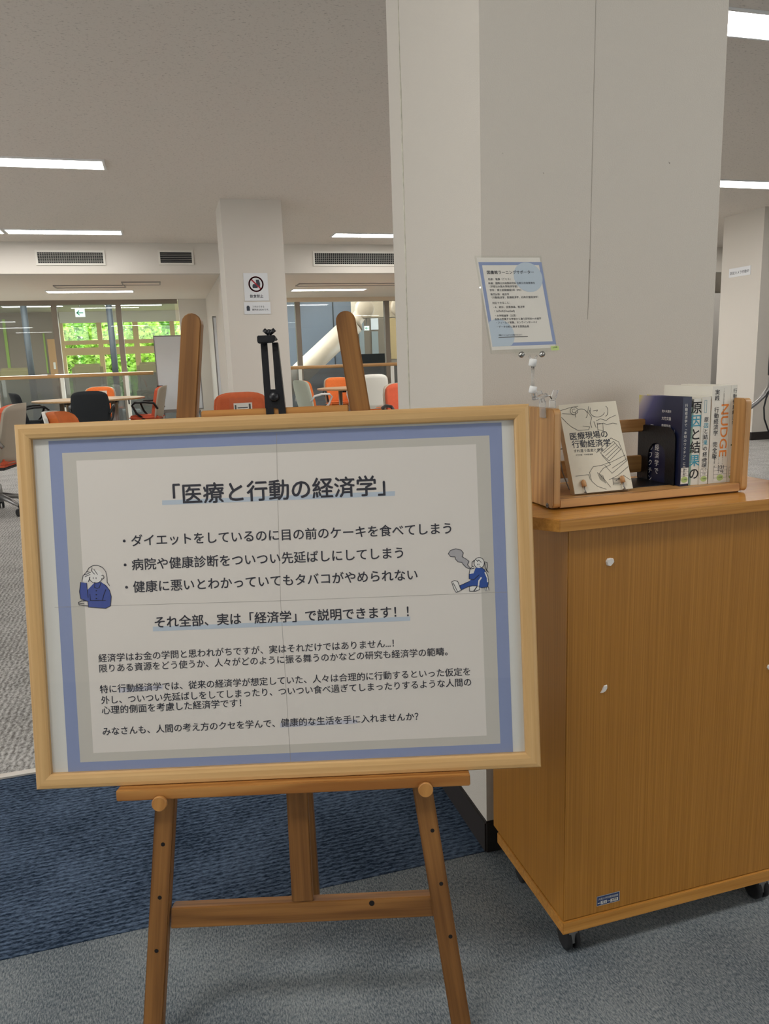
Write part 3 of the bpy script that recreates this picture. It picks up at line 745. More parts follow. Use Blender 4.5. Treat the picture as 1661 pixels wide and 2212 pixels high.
whiteboard('mobile whiteboard with a black eraser left of the easel, before the window bay', (a.x+b.x)/2, e.x+.1, a.z, b.z+.02, YW, (348, 841))
a, b = on_y(456, 686, 12.2), on_y(480, 885, 12.2)
whiteboard('tall whiteboard standing between the left easel leg and the sign pillar', (a.x+b.x)/2, (a.x+b.x)/2+.62, a.z, b.z+.05, 12.2)

# signs on the far pillars
def plate(name, label, cat, f, u0, v0, u1, v1, m='sign_white'):
    t = thing(name, label, cat, f.at((u0+u1)/2, v0), world=True)
    mb = MB(); A = [f.at(u, v, 0) for u, v in ((u0, v0), (u1, v0), (u1, v1), (u0, v1))]; B = [p_ + f.n*.006 for p_ in A]; mb.prism(A, B, m); build('plate', mb, t)
    return t
fs = Face((AX0, AY0, 0), (1, 0, 0), (0, 0, 1))
u0, v1 = fs.uv(525, 590); u1, v0 = fs.uv(581, 649.5)
t = plate('prohibition_sign', 'square no eating or drinking sign with a red barred circle on the pillar', 'sign', fs, u0, v0, u1, v1)
mb = MB(); cx, cy = (u0+u1)/2-.0, v0+(v1-v0)*.60; rr = (u1-u0)*.285
circ = [(cx+rr*math.cos(2*PI*k/40), cy+rr*math.sin(2*PI*k/40)) for k in range(40)]
w = u1-u0
fs.fill(mb, [(cx-.50*rr, cy-.55*rr), (cx+.2*rr, cy-.55*rr), (cx+.25*rr, cy-.2*rr), (cx+.1*rr, cy+.05*rr), (cx-.45*rr, cy+.0*rr), (cx-.55*rr, cy-.25*rr)], .0064, 'sign_dark')
fs.fill(mb, [(cx+.05*rr, cy-.1*rr), (cx+.55*rr, cy-.55*rr), (cx+.6*rr, cy+.1*rr), (cx+.45*rr, cy+.62*rr), (cx+.0*rr, cy+.62*rr)], .0064, 'sign_dark')
build('food_symbol', mb, t)
mb = MB(); fs.line(mb, circ, rr*.2, .0068, 'sign_red', True); fs.line(mb, [(cx-rr*.68, cy+rr*.68), (cx+rr*.68, cy-rr*.68)], rr*.2, .0068, 'sign_red'); build('barred_circle', mb, t)
mb = MB(); write(mb, fs, '飲食禁止', fs.uv(540, 643.5), fs.uv(568.5, 643.2), .0068, 'ink', .012); build('lettering', mb, t)
u0, v1 = fs.uv(526.5, 653); u1, v0 = fs.uv(585, 678)
t = plate('notice_plate', 'small notice plate with a drink symbol right below the barred circle sign', 'sign', fs, u0, v0, u1, v1)
mb = MB(); q = fs.uv(533, 671.5); s = (u1-u0)*.12
fs.fill(mb, [(q[0], q[1]), (q[0]+s, q[1]), (q[0]+s, q[1]+s*1.2), (q[0]+s*.7, q[1]+s*1.55), (q[0]+s*.2, q[1]+s*1.55), (q[0], q[1]+s*1.2)], .0066, 'sign_dark'); build('drink_symbol', mb, t)
mb = MB(); write(mb, fs, 'フタのできる', fs.uv(545, 664.5), fs.uv(570.5, 664.3), .0066, 'ink', .01); write(mb, fs, '飲料水はOKです。', fs.uv(545, 671.3), fs.uv(581, 671), .0066, 'ink', .01); build('lettering', mb, t)
fb = Face((BX0, BY0+.68, 0), (0, -1, 0), (0, 0, 1))
u0, v0 = fb.uv(1575, 600.5); u1, _ = fb.uv(1621, 594); _, v1 = fb.uv(1575.5, 581.5)
t = plate('camera_notice', 'small pale notice about security cameras on the right pillar', 'sign', fb, u0, v0, u1, v1)
mb = MB(); write(mb, fb, '防犯カメラ作動中', (u0+.06*(u1-u0), v0+.28*(v1-v0)), (u1-.06*(u1-u0), v0+.28*(v1-v0)), .0066, 'ink', .008); build('lettering', mb, t)

# soffit and dark opening seen in the gap beside the right pillar
struct(slab('wall_gap', (7.0, 10.3, 0), (8.6, 10.4, 2.0), 'grey_paint'))

# monitor stand at the right edge: black screen on a bent chrome leg
t = thing('monitor_stand', 'bent chrome stand with a dark screen cut off by the right picture edge', 'monitor stand', (on_y(1665, 880, 3.2).x, 3.2, 0), world=True)
YM = 3.2
pts = [on_y(*p_, YM) for p_ in ((1672, 690), (1669, 790), (1662, 835), (1651, 853), (1634, 869), (1608, 889), (1580, 912), (1550, 950), (1535, 1000))]
base_ = Vector((pts[-1].x-.02, YM, .05)); pts += [base_]
mb = MB(); mb.tube(pts, .0125, 'steel_grey', 14); build('leg', mb, t)
p0 = on_y(1659, 662, YM); p1 = on_y(1661, 812, YM)
mb = MB(); mb.box((p0.x, YM-.06, p1.z), (p0.x+1.0, YM-.02, p0.z), 'black_plastic'); build('screen', mb, t, bevel=.006)
mb = MB(); mb.box((base_.x-.3, YM-.25, .03), (base_.x+.9, YM+.25, .06), 'chrome'); build('foot', mb, t, bevel=.01)
for dx in (-.26, .86):
    for dy in (-.2, .2):
        mb = MB(); mb.lathe((base_.x+dx-.012, YM+dy, .02), (1, 0, 0), [(0, .015), (.003, .02), (.02, .02), (.024, .015)], 'rubber', 14); build('caster', mb, t)
mb = MB(); mb.tube([on_y(*p_, YM-.02) for p_ in ((1662, 845), (1655, 860), (1650, 880), (1651, 905), (1660, 932), (1680, 960))], .004, 'black_plastic', 8); build('cable', mb, t)

# ================================================================== DISPLAY CABINET
FY, BY = 1.075, 1.372                       # front and back of the body
cb = thing('display_cabinet', 'oak veneer rolling cabinet with overhanging top beside the pillar', 'cabinet', (.86, 1.2, 0), world=True)
CX0, CX1 = .616, 1.128
mb = MB(); mb.box((CX0, FY, .084), (CX1, BY+.012, .823), 'oak_veneer'); build('body', mb, cb, bevel=.0012, grain=(0, 0, 1))
mb = MB(); mb.box((CX0-.002, FY-.003, .058), (CX1+.002, BY-.012, .083), 'oak_edge'); build('base_plate', mb, cb, bevel=.001, grain=(1, 0, 0))
out = [(.591, 1.058), (1.150, 1.058), (1.150, 1.390), (.560, 1.390), (.560, 1.100)]
mb = MB(); mb.prism([(x, y, .8225) for x, y in out], [(x, y, .8425) for x, y in out], 'oak_edge'); build('countertop', mb, cb, bevel=.0008, grain=(1, .0, 0))
mb = MB(); ins = [(.5935, 1.0595), (1.1485, 1.0595), (1.1485, 1.3885), (.5615, 1.3885), (.5615, 1.1008)]
mb.prism([(x, y, .8422) for x, y in ins], [(x, y, .843) for x, y in ins], 'oak_top'); build('top_veneer', mb, cb, grain=(1, 0, 0))
for x, y in ((.645, 1.105), (1.075, 1.105), (.650, 1.300), (1.075, 1.300)):
    mb = MB()
    for s in (-1, 1): mb.lathe((x+s*.0085-.0055, y, .0235), (1, 0, 0), [(0, .018), (.002, .0235), (.009, .0235), (.011, .018)], 'rubber', 20)
    mb.tube([(x-.012, y, .0235), (x+.012, y, .0235)], .005, 'steel_grey', 8)
    mb.hexa([(x-.004, y-.018, .02), (x+.004, y-.018, .02), (x+.004, y+.016, .03), (x-.004, y+.016, .03), (x-.012, y-.016, .055), (x+.012, y-.016, .055), (x+.012, y+.018, .055), (x-.012, y+.018, .055)], 'steel_grey')
    mb.box((x-.02, y-.02, .054), (x+.02, y+.02, .058), 'steel_grey')
    build('caster', mb, cb)
fc = Face((CX0, FY, 0), (1, 0, 0), (0, 0, 1))
mb = MB(); Q = [fc.uv(*p_) for p_ in ((1288.5, 1957), (1337, 1945.5), (1338, 1926), (1289.5, 1937))]
u0, v0 = Q[0]; u1 = Q[1][0]; v1 = Q[3][1]
mb.prism([fc.at(u, v, 0) for u, v in ((u0, v0), (u1, v0), (u1, v1), (u0, v1))], [fc.at(u, v, .0006) for u, v in ((u0, v0), (u1, v0), (u1, v1), (u0, v1))], 'sticker_navy')
st = build('asset_sticker', mb, cb); tag(st, 'small navy asset sticker low on the front')
mb = MB(); wu, hv = u1-u0, v1-v0
write(mb, fc, '大阪大学附属図書館', (u0+.06*wu, v0+.58*hv), (u1-.06*wu, v0+.58*hv), .0010, 'sticker_lines', .004)
for a, b in ((.17, .29), (.32, .44), (.60, .94)): fc.fill(mb, [(u0+a*wu, v0+.1*hv), (u0+b*wu, v0+.1*hv), (u0+b*wu, v0+.44*hv), (u0+a*wu, v0+.44*hv)], .0009, 'sticker_lines')
write(mb, fc, '479', (u0+.66*wu, v0+.16*hv), (u0+.88*wu, v0+.16*hv), .0011, 'ink', .01)
for a in (.20, .35): fc.line(mb, [(u0+(a+.02)*wu, v0+.18*hv), (u0+(a+.05)*wu, v0+.38*hv)], .0012, .0011, 'ink')
for k in range(2): fc.line(mb, [(u0+(.05+.43*k)*wu, v0+.27*hv), (u0+(.13+.43*k)*wu, v0+.27*hv)], .0015, .0010, 'sticker_lines')
fc.line(mb, [(u0, v0), (u1, v0), (u1, v1), (u0, v1)], .0007, .0010, 'sticker_lines', True)
lt = build('lettering', mb, cb)
def scrap(label, pts, th=.0025):
    mb = MB(); P = [fc.uv(*p_) for p_ in pts]; cu = sum(p_[0] for p_ in P)/len(P); cv = sum(p_[1] for p_ in P)/len(P)
    A = [fc.at(u, v, .0) for u, v in P]; B = [fc.at(cu+(u-cu)*.85, cv+(v-cv)*.85, th) for u, v in P]
    mb.prism(A, B, 'putty'); o = build('putty_lump', mb, None, smooth=False)
    tag(o, label, 'adhesive putty', 'putty left on the cabinet front')
scrap('rounded lump of white putty on the cabinet front, the upper of two', [(1308, 1213), (1311, 1207), (1318, 1205), (1324, 1206), (1325, 1212), (1321, 1218), (1316, 1223), (1310, 1221)], .004)
scrap('thin white strip of putty on the cabinet front, the lower of two', [(1296, 1497), (1300, 1490), (1304, 1481), (1311, 1479), (1311, 1485), (1307, 1492), (1301, 1496)])
scrap('white putty lump on the cabinet front at the right picture edge', [(1656, 1442), (1658, 1436), (1664, 1435), (1667, 1441), (1664, 1447), (1658, 1446)])

# ------------------------------------------------------------------ book stand on the cabinet
SZ = .8455; SY = 1.130; SYB = 1.290
SX0, SX1 = .618, 1.016
bs = thing('book_stand', 'wooden tabletop book stand with two end panels on the cabinet', 'book stand', (.817, 1.2, .843), world=True)
def endpanel(x0, x1):
    mb = MB(); prof = []
    r = .009
    for cy_, cz_, a0 in ((SY+r, 1.0155-r, 90), (SY+r, SZ+r, 180), (SYB-r, SZ+r, 270), (SYB-r, 1.0155-r, 0)):
        for k in range(5): a = R_(a0 + k*22.5); prof.append((cy_ + r*math.cos(a), cz_ + r*math.sin(a)))
    mb.prism([(x0, y, z) for y, z in prof], [(x1, y, z) for y, z in prof], 'stand_wood')
    return build('end_panel', mb, bs, bevel=.0012, grain=(0, 0, 1))
endpanel(SX0, SX0+.0135); endpanel(SX1-.0135, SX1)
mb = MB(); mb.box((SX0+.0137, SY+.002, SZ+.0005), (SX1-.0137, SY+.020, .8605), 'ash_front'); build('front_lip', mb, bs, bevel=.0015, grain=(1, 0, 0))
mb = MB(); mb.box((SX0+.0137, SY+.020, SZ+.002), (SX1-.0137, SYB-.004, .8590), 'stand_wood'); build('shelf_board', mb, bs, grain=(1, 0, 0))
mb = MB(); mb.box((SX0+.0137, SYB-.020, .952), (SX1-.0137, SYB-.004, .976), 'stand_wood'); build('back_rail', mb, bs, bevel=.002, grain=(1, 0, 0))
mb = MB(); mb.box((SX0+.0137, SYB-.018, .872), (SX1-.0137, SYB-.006, .905), 'stand_wood'); build('back_rail', mb, bs, bevel=.002, grain=(1, 0, 0))
mb = MB(); q = on_x(1182.5, 1092, SX0-.0002); mb.lathe((SX0, q.y, q.z), (-1, 0, 0), [(0, .0045), (.0008, .0045), (.0012, .003)], 'grey_paint', 16)
mb.box((SX0-.0016, q.y-.003, q.z-.0005), (SX0-.0011, q.y+.003, q.z+.0005), 'ink_black'); mb.box((SX0-.0016, q.y-.0005, q.z-.003), (SX0-.0011, q.y+.0005, q.z+.003), 'ink_black'); build('screw', mb, bs)
for x in (SX0+.007, SX1-.007):
    for y in (SY+.02, SYB-.02):
        mb = MB(); mb.lathe((x, y, .843), (0, 0, 1), [(0, .004), (.0026, .004)], 'rubber', 10); build('foot_pad', mb, bs)

# ------------------------------------------------------------------ books standing in a row, spines to the front
ZB = .8592
def book(label, x0, x1, y0, y1, z1, cover, group='economics books in the stand'):
    t = thing('book', label, 'book', ((x0+x1)/2, (y0+y1)/2, ZB), group=group, world=True)
    mb = MB(); c = .0012
    mb.box((x0, y0, ZB), (x0+c, y1, z1), cover); mb.box((x1-c, y0, ZB), (x1, y1, z1), cover); mb.box((x0+c, y0, ZB), (x1-c, y0+c, z1), cover)
    build('cover', mb, t)
    mb = MB(); mb.box((x0+c+.0001, y0+c+.0001, ZB+.001), (x1-c-.0001, y1-.002, z1-.002), 'book_paper'); build('pages', mb, t)
    return t, Face((x0, y0, ZB), (1, 0, 0), (0, 0, 1)), Face((x0, y1, ZB), (0, -1, 0), (0, 0, 1))
def vert(mb, f, txt, u, vtop, size, m, weight=.01, off=.0003, gap=1.12):
    """vertical lettering, characters set one below another, centred on u"""
    for k, ch in enumerate(txt):
        if ch == ' ': continue
        vs, fs_, (x0, x1, y0, y1) = glyphs(ch, 0.0)
        i = mb.mi(m); turn = ch in '「」ー'       # brackets and long marks stand upright in vertical lines
        for n, (sx, sy) in enumerate(((0, 1), (-1, -.6), (1, -.6)) if weight else ((0, 0),)):
            bv = []
            for x, y in vs:
                a, b = (x-.5, y-.38)
                if turn: a, b = b, -a
                bv.append(mb.bm.verts.new(f.at(u + (a+sx*weight)*size, vtop - size*(k*gap+.5) + (b+sy*weight)*size, off+n*2e-6)))
            for q in fs_:
                try: mb.bm.faces.new([bv[j] for j in q]).material_index = i
                except ValueError: pass
def shelf_tag(t, f, u0, u1, v0, v1, marks):
    mb = MB()
    f.fill(mb, [(u0, v0), (u1, v0), (u1, v1), (u0, v1)], .0003, 'tag_white')
    f.line(mb, [(u0, v0+.25*(v1-v0)), (u1, v0+.25*(v1-v0)), (u1, v1), (u0, v1)], .0004, .00045, 'ink_grey', True)
    for k in (.5, .76): f.line(mb, [(u0, v0+k*(v1-v0)), (u1, v0+k*(v1-v0))], .0004, .00045, 'ink_grey')
    if u1-u0 > .006:
        for k, s in enumerate(marks): write(mb, f, s, (u0+.3*(u1-u0), v0+(.84-.26*k)*(v1-v0)), (u0+.75*(u1-u0), v0+(.84-.26*k)*(v1-v0)), .0005, 'ink')
    n = 16; cu, cv, r = (u0+u1)/2, v0+.26*(v1-v0), min(.0075, (u1-u0)*.45)
    f.fill(mb, [(cu+r*math.cos(2*PI*k/n), cv+r*.8*math.sin(2*PI*k/n)) for k in range(n)], .0005, 'tag_green')
    write(mb, f, '小清書', (cu-r*.65, cv-.0012), (cu+r*.65, cv-.0012), .0006, 'print_green')
    build('shelf_label', mb, t)
def pxx(px, py, Y): return on_y(px, py, Y).x
SPY = 1.160                                 # spine plane
xs = [pxx(q, 1000, SPY) for q in (1470, 1488.5, 1494.5, 1511, 1529, 1531.5, 1570.5, 1583.5)]
zt = lambda px, py: on_y(px, py, SPY).z
# navy book
t, fs1, fc1 = book('navy book with a violet glow on its cover, behind the black bookend', xs[0], xs[1], SPY, 1.292, zt(1475, 858), 'cover_navy')
mb = MB(); vert(mb, fs1, '行動経済学で「未知のワクチン」に向き合う', .0075, zt(1475, 858)-ZB-.012, .0063, 'white_ink', .0); 
vert(mb, fs1, '大竹文雄', .0075, .036, .0035, 'white_ink', 0); build('spine_lettering', mb, t)
mb = MB(); H1 = zt(1475, 858)-ZB
for k, s in enumerate(('佐々木周作', '大竹文雄', '齋藤智也')): write(mb, fc1, s, (.073, H1-.030-.014*k), (.100, H1-.030-.014*k), .0003, 'white_ink', 0, ky=1)
vert(mb, fc1, '行動経済学で', .062, H1-.060, .0135, 'white_ink', .0); vert(mb, fc1, '「未知のワクチン」', .042, H1-.046, .0135, 'white_ink', .0); vert(mb, fc1, 'に向き合う', .024, H1-.075, .0135, 'white_ink', .0)
fc1.line(mb, [(.112, H1-.06), (.112, H1-.14)], .0006, .0003, 'sticker_lines'); fc1.line(mb, [(.107, H1-.075), (.107, H1-.135)], .0005, .0003, 'sticker_lines')
build('cover_lettering', mb, t); shelf_tag(t, fs1, .0012, xs[1]-xs[0]-.001, .004, .034, ('498.6', '大竹'))
# thin green book
t, f2, _ = book('thin grey green book squeezed beside the navy book', xs[1]+.0004, xs[2], SPY+.002, 1.285, zt(1490, 880), 'cover_green')
mb = MB(); vert(mb, f2, 'ナッジで公衆衛生を変える', .0022, .14, .004, 'ink', 0); build('spine_lettering', mb, t)
# large lettered book
t, f3, _ = book('white book with very large black and teal characters on its spine', xs[2]+.0004, xs[3], SPY+.002, 1.29, zt(1495, 862), 'cover_white')
mb = MB(); h3 = zt(1495, 862)-ZB
vert(mb, f3, '原 と結 の', .0062, h3-.004, .0235, 'ink_black', .014, gap=1.03); vert(mb, f3, ' 因  果', .0062, h3-.004, .0235, 'print_teal', .014, gap=1.03); build('spine_lettering', mb, t)
# slim white book
t, f4, _ = book('slim white book with teal and black spine title, third white spine from the right', xs[3]+.0004, xs[4], SPY, 1.288, zt(1518, 858), 'cover_white')
mb = MB(); h4 = zt(1518, 858)-ZB; wv = xs[4]-xs[3]
vert(mb, f4, '原 と結 の経済学', wv*.55, h4-.036, .0098, 'ink', .01, gap=1.08); vert(mb, f4, ' 因  果', wv*.55, h4-.036, .0098, 'print_teal', .01, gap=1.08)
f4.line(mb, [(wv*.25, h4-.006), (wv*.25, h4-.028), (wv*.5, h4-.028), (wv*.5, h4-.006)], .0006, .0003, 'print_teal', True)
vert(mb, f4, 'データから真実を見抜く思考法', wv*.24, h4-.052, .0028, 'ink', 0)
vert(mb, f4, '中室牧子', wv*.72, .048, .0048, 'ink', 0); vert(mb, f4, '津川友介', wv*.32, .048, .0048, 'ink', 0); build('spine_lettering', mb, t)
shelf_tag(t, f4, wv*.12, wv*.95, .004, .028, ('331.19', '中室'))
# thin orange marked book
t, f5, _ = book('sliver of a white book with orange red print beside the thick one', xs[4]+.0003, xs[5], SPY+.003, 1.287, zt(1529, 856), 'cover_white')
mb = MB()
for v0, v1, mm in ((.135, .155, 'print_orange'), (.062, .076, 'print_red'), (.058, .061, 'print_blue')): f5.fill(mb, [(.0, v0), (.0019, v0), (.0019, v1), (.0, v1)], .0003, mm)
build('spine_lettering', mb, t)
# thick book with an English word in orange
t, f6, fc6 = book('thick tall white book with large orange capitals down its spine', xs[5]+.0003, xs[6], SPY, 1.300, zt(1545, 834), 'cover_white')
mb = MB(); h6 = zt(1545, 834)-ZB; w6 = xs[6]-xs[5]
# capitals turned a quarter: reading top to bottom
fr = Face(f6.at(w6*.52, h6-.034), (0, 0, -1), (1, 0, 0))
write(mb, fr, 'NUDGE', (0, 0), (.096, 0), .00025, 'print_orange', .012, h=.0155)
vert(mb, f6, '実践 行動経済学 完全版', w6*.26, h6-.006, .0104, 'ink', .008, off=.0005, gap=1.02)
vert(mb, f6, 'ノーベル経済学賞を受賞した賢い選択をうながす', w6*.62, h6-.004, .0026, 'ink', 0, off=.0005); vert(mb, f6, 'リチャード・セイラー', w6*.72, .052, .0033, 'ink', 0); vert(mb, f6, 'キャス・サンスティーン', w6*.5, .052, .0030, 'ink', 0); vert(mb, f6, '遠藤真美 訳', w6*.28, .05, .0030, 'ink', 0)
build('spine_lettering', mb, t); shelf_tag(t, f6, w6*.26, w6*.98, .003, .030, ('331', 'T46'))
# last book
t, f7, _ = book('white book with grey title at the right end of the row', xs[6]+.0004, xs[7], SPY, 1.296, zt(1576, 832), 'cover_white')
mb = MB(); w7 = xs[7]-xs[6]; h7 = zt(1576, 832)-ZB
vert(mb, f7, '行動健康経済学', w7*.66, h7-.006, .0088, 'ink', .006); vert(mb, f7, '人はなぜ判断を誤るのか', w7*.7, h7-.082, .0026, 'ink', 0)
f7.fill(mb, [(w7*.4, .068), (w7, .068), (w7, .071), (w7*.4, .071)], .0003, 'print_green'); vert(mb, f7, '依田 後藤 西村', w7*.7, .05, .0036, 'ink', 0)
build('spine_lettering', mb, t); shelf_tag(t, f7, w7*.3, w7*.98, .003, .028, ('',))

# ------------------------------------------------------------------ black bookend against the navy cover
XE = xs[0]-.0045
be = thing('bookend', 'black metal bookend with an arched opening against the navy book', 'bookend', (XE, 1.23, ZB), world=True)
y0, y1 = 1.172, 1.284; ztop = on_x(1430, 921, XE).z; r = .022
o_ = [(y1, ZB)] + [(y1-r+r*math.cos(R_(a)), ztop-r+r*math.sin(R_(a))) for a in range(0, 91, 15)] + [(y0+r+r*math.cos(R_(a)), ztop-r+r*math.sin(R_(a))) for a in range(90, 181, 15)] + [(y0, ZB)]
ya, yb = 1.199, 1.252; zi = ztop-.032; ri = (yb-ya)/2; cyy = (ya+yb)/2
i_ = [(ya, ZB)] + [(cyy+ri*math.cos(R_(a)), zi-ri+ri*math.sin(R_(a))) for a in range(180, -1, -15)] + [(yb, ZB)]
pr_ = o_ + i_
mb = MB(); mb.prism([(XE, y, z) for y, z in pr_], [(XE+.0012, y, z) for y, z in pr_], 'black_metal'); build('upright_plate', mb, be)
mb = MB(); mb.box((XE-.10, y0+.012, ZB), (XE, y1-.01, ZB+.0011), 'black_metal'); build('foot_plate', mb, be)

# ------------------------------------------------------------------ leaning book on a wire easel
yaw, tl, rl = R_(5.2), R_(22.5), R_(1.5)
ex = Vector((math.cos(yaw), -math.sin(yaw), 0)); nn = Vector((math.sin(yaw), math.cos(yaw), 0)); ey = Vector((0, 0, 1))*math.cos(tl) + nn*math.sin(tl)
ex2 = ex*math.cos(rl) + ey*math.sin(rl); ey2 = ey*math.cos(rl) - ex*math.sin(rl)
BW, BH, BT = .112, .166, .017
fB = Face(EYE + .862*(Vector((.852, 1.38, .9107))-EYE) + Vector((0, 0, .003)), ex2, ey2)
t = thing('book', 'cream book with line drawings on its cover leaning on the wire easel', 'book', fB.at(0, -BH/2, -BT/2), world=True)
def slabf(mb, f, u0, v0, u1, v1, o0, o1, m): mb.prism([f.at(u, v, o0) for u, v in ((u0, v0), (u1, v0), (u1, v1), (u0, v1))], [f.at(u, v, o1) for u, v in ((u0, v0), (u1, v0), (u1, v1), (u0, v1))], m)
mb = MB(); slabf(mb, fB, -BW/2, -BH/2, BW/2, BH/2, -.001, 0, 'cover_cream'); slabf(mb, fB, -BW/2, -BH/2, BW/2, BH/2, -BT, -BT+.001, 'cover_cream'); slabf(mb, fB, -BW/2, -BH/2, -BW/2+.001, BH/2, -BT+.001, -.001, 'cover_cream'); build('cover', mb, t)
mb = MB(); slabf(mb, fB, -BW/2+.0012, -BH/2+.001, BW/2-.001, BH/2-.001, -BT+.0011, -.0011, 'book_paper'); build('pages', mb, t)
mb = MB(); P = lambda x, y: fB.uv(1140+x/3.188, 820+y/3.188)
write(mb, fB, '医療現場の', P(296, 418), P(552, 398), .0003, 'ink', .012); write(mb, fB, '行動経済学', P(308, 472), P(572, 458), .0003, 'ink', .012)
write(mb, fB, 'すれ違う医者と患者', P(318, 503), P(522, 493), .0003, 'ink', .002); write(mb, fB, '大竹文雄・平井啓 編著', P(330, 526), P(448, 520), .0003, 'ink', .002)
build('cover_lettering', mb, t)
mb = MB()
def sk(pts, closed=False, w=.0008): fB.line(mb, [P(*p_) for p_ in pts], w, .0003, 'ink_grey', closed)
def arc(cx, cy, rx, ry, a0=0, a1=360, n=18): return [(cx+rx*math.cos(R_(a0+(a1-a0)*k/n)), cy+ry*math.sin(R_(a0+(a1-a0)*k/n))) for k in range(n+1)]
sk(arc(318, 215, 26, 26, 0, 330)); sk(arc(318, 215, 13, 13, 40, 300, 10)); sk(arc(368, 240, 42, 38, 150, 400)); sk([(238, 235), (300, 238), (318, 245)]); sk([(232, 260), (270, 300), (300, 325), (345, 350), (420, 345), (425, 325), (380, 320)]); sk([(222, 215), (300, 190), (345, 185)])
sk([(418, 185), (412, 225), (440, 260), (430, 300), (440, 330)]); sk(arc(478, 212, 52, 46, 20, 180)); sk(arc(535, 218, 16, 34, -90, 90, 10)); sk([(430, 195), (428, 230)]); sk([(450, 215), (480, 210), (475, 222)])
sk([(470, 285), (500, 270), (540, 282), (560, 265), (605, 245)]); sk([(478, 310), (520, 300), (545, 310), (585, 300), (612, 305)]); sk([(478, 300), (482, 345), (520, 352), (516, 305)], True); sk([(455, 290), (470, 330)])
sk([(472, 505), (572, 402), (625, 428), (680, 560), (580, 645), (530, 590)]); sk([(500, 505), (590, 425), (640, 480), (560, 560)], True); sk([(520, 505), (598, 440)]); sk([(535, 525), (612, 455)]); sk([(548, 542), (625, 468)]); sk([(510, 520), (560, 575), (670, 520)]); sk([(580, 610), (680, 545)])
sk([(425, 640), (450, 600), (510, 590), (560, 570), (570, 585), (520, 610), (490, 650), (530, 690), (570, 740)]); sk([(425, 640), (440, 700), (480, 735), (540, 755)]); sk([(560, 690), (620, 660), (690, 600)]); sk([(600, 700), (660, 660), (705, 690)]); sk([(330, 665), (420, 655), (430, 690)]); sk([(585, 680), (590, 725), (640, 725), (640, 680)], True)
for k in range(5): sk([(480+9*k, 640+5*k), (500+9*k, 690+6*k)])
for k in range(4): sk([(590, 690+9*k), (632, 688+9*k)])
build('cover_drawing', mb, t)
we = thing('wire_book_easel', 'little wire book easel with wooden knobs holding the cream book', 'book easel', fB.at(0, -BH/2, 0), world=True)
for px, py in ((1262.5, 1043), (1346, 1034)):
    u, v = fB.uv(px, py, .006); c = fB.at(u, v, .003)
    mb = MB(); mb.lathe(c - fB.y*.006, fB.y, [(0, .0042), (.007, .0044), (.0105, .0036), (.0122, .0018)], 'peg_wood', 16); k_ = build('knob', mb, we, grain=fB.y, smooth=True)
    bt = Vector((c.x, c.y-.004, ZB+.003))
    mb = MB(); mb.tube([c - fB.y*.004, c - fB.y*.013, c - fB.y*.017-Vector((0, .003, 0)), bt+Vector((0, .002, .002)), Vector((c.x, c.y+.05, ZB+.002)), Vector((c.x, c.y+.075, ZB+.03)), Vector((c.x, c.y+.096, ZB+.075))], .0012, 'steel_grey', 8); build('wire', mb, we)
mb = MB(); mb.tube([Vector((fB.at(-.04, 0).x, 1.272, ZB+.07)), Vector((fB.at(.035, 0).x, 1.268, ZB+.07))], .0012, 'steel_grey', 8); build('wire', mb, we)

# ------------------------------------------------------------------ clear sign holder clipped to the stand
yaw, tl, rl = R_(-1.0), R_(20.0), R_(.32)
ex = Vector((math.cos(yaw), -math.sin(yaw), 0)); nn = Vector((math.sin(yaw), math.cos(yaw), 0)); ey = Vector((0, 0, 1))*math.cos(tl) + nn*math.sin(tl)
fA = Face((.5614, 1.1528, 1.1881), ex*math.cos(rl) + ey*math.sin(rl), ey*math.cos(rl) - ex*math.sin(rl))
sh = thing('sign_holder', 'clear acrylic card on a jointed clip stand above the book stand', 'sign holder', (SX0+.007, 1.16, 1.0155), world=True)
AW, AH = .120, .167
mb = MB(); slabf(mb, fA, -AW/2, -AH/2, AW/2, AH/2, -.0004, .0006, 'acrylic'); slabf(mb, fA, -AW/2, -AH/2, AW/2, AH/2, -.0030, -.0020, 'acrylic'); slabf(mb, fA, -AW/2, -AH/2, -AW/2+.0012, AH/2, -.0020, -.0004, 'acrylic'); slabf(mb, fA, AW/2-.0012, -AH/2, AW/2, AH/2, -.0020, -.0004, 'acrylic'); build('card_pocket', mb, sh)
A_ = lambda x, y: fA.uv(980+x/5.19, 520+y/5.19)
pu0, pv1 = -AW/2+.003, AH/2-.003; pu1, pv0 = AW/2-.003, -AH/2+.006
mb = MB(); slabf(mb, fA, pu0, pv0, pu1, pv1, -.0014, -.0012, 'poster_white'); ps = build('paper_card', mb, sh)
mb = MB()
def quad(f, uva, o, m): f.fill(mb, uva, o, m)
qo = [A_(277, 235), A_(975, 235), A_(1165, 1160), A_(440, 1182)]; u0 = (qo[0][0]+qo[3][0])/2; u1 = (qo[1][0]+qo[2][0])/2; v1 = (qo[0][1]+qo[1][1])/2; v0 = (qo[2][1]+qo[3][1])/2
bd = .0055
for a in ((u0, v0, u1, v0+bd), (u0, v1-bd, u1, v1), (u0, v0+bd, u0+bd, v1-bd), (u1-bd, v0+bd, u1, v1-bd)): fA.fill(mb, [(a[0], a[1]), (a[2], a[1]), (a[2], a[3]), (a[0], a[3])], -.00110, 'poster_blue')
def disc(f, c, r, o, m, a0=0, a1=360, n=32, clip=None):
    P_ = [(c[0]+r*math.cos(R_(a0+(a1-a0)*k/n)), c[1]+r*math.sin(R_(a0+(a1-a0)*k/n))) for k in range(n+(0 if a1-a0 == 360 else 1))]
    if clip: P_ = [(min(max(x, clip[0]), clip[2]), min(max(y, clip[1]), clip[3])) for x, y in P_]
    f.fill(mb, P_, o, m)
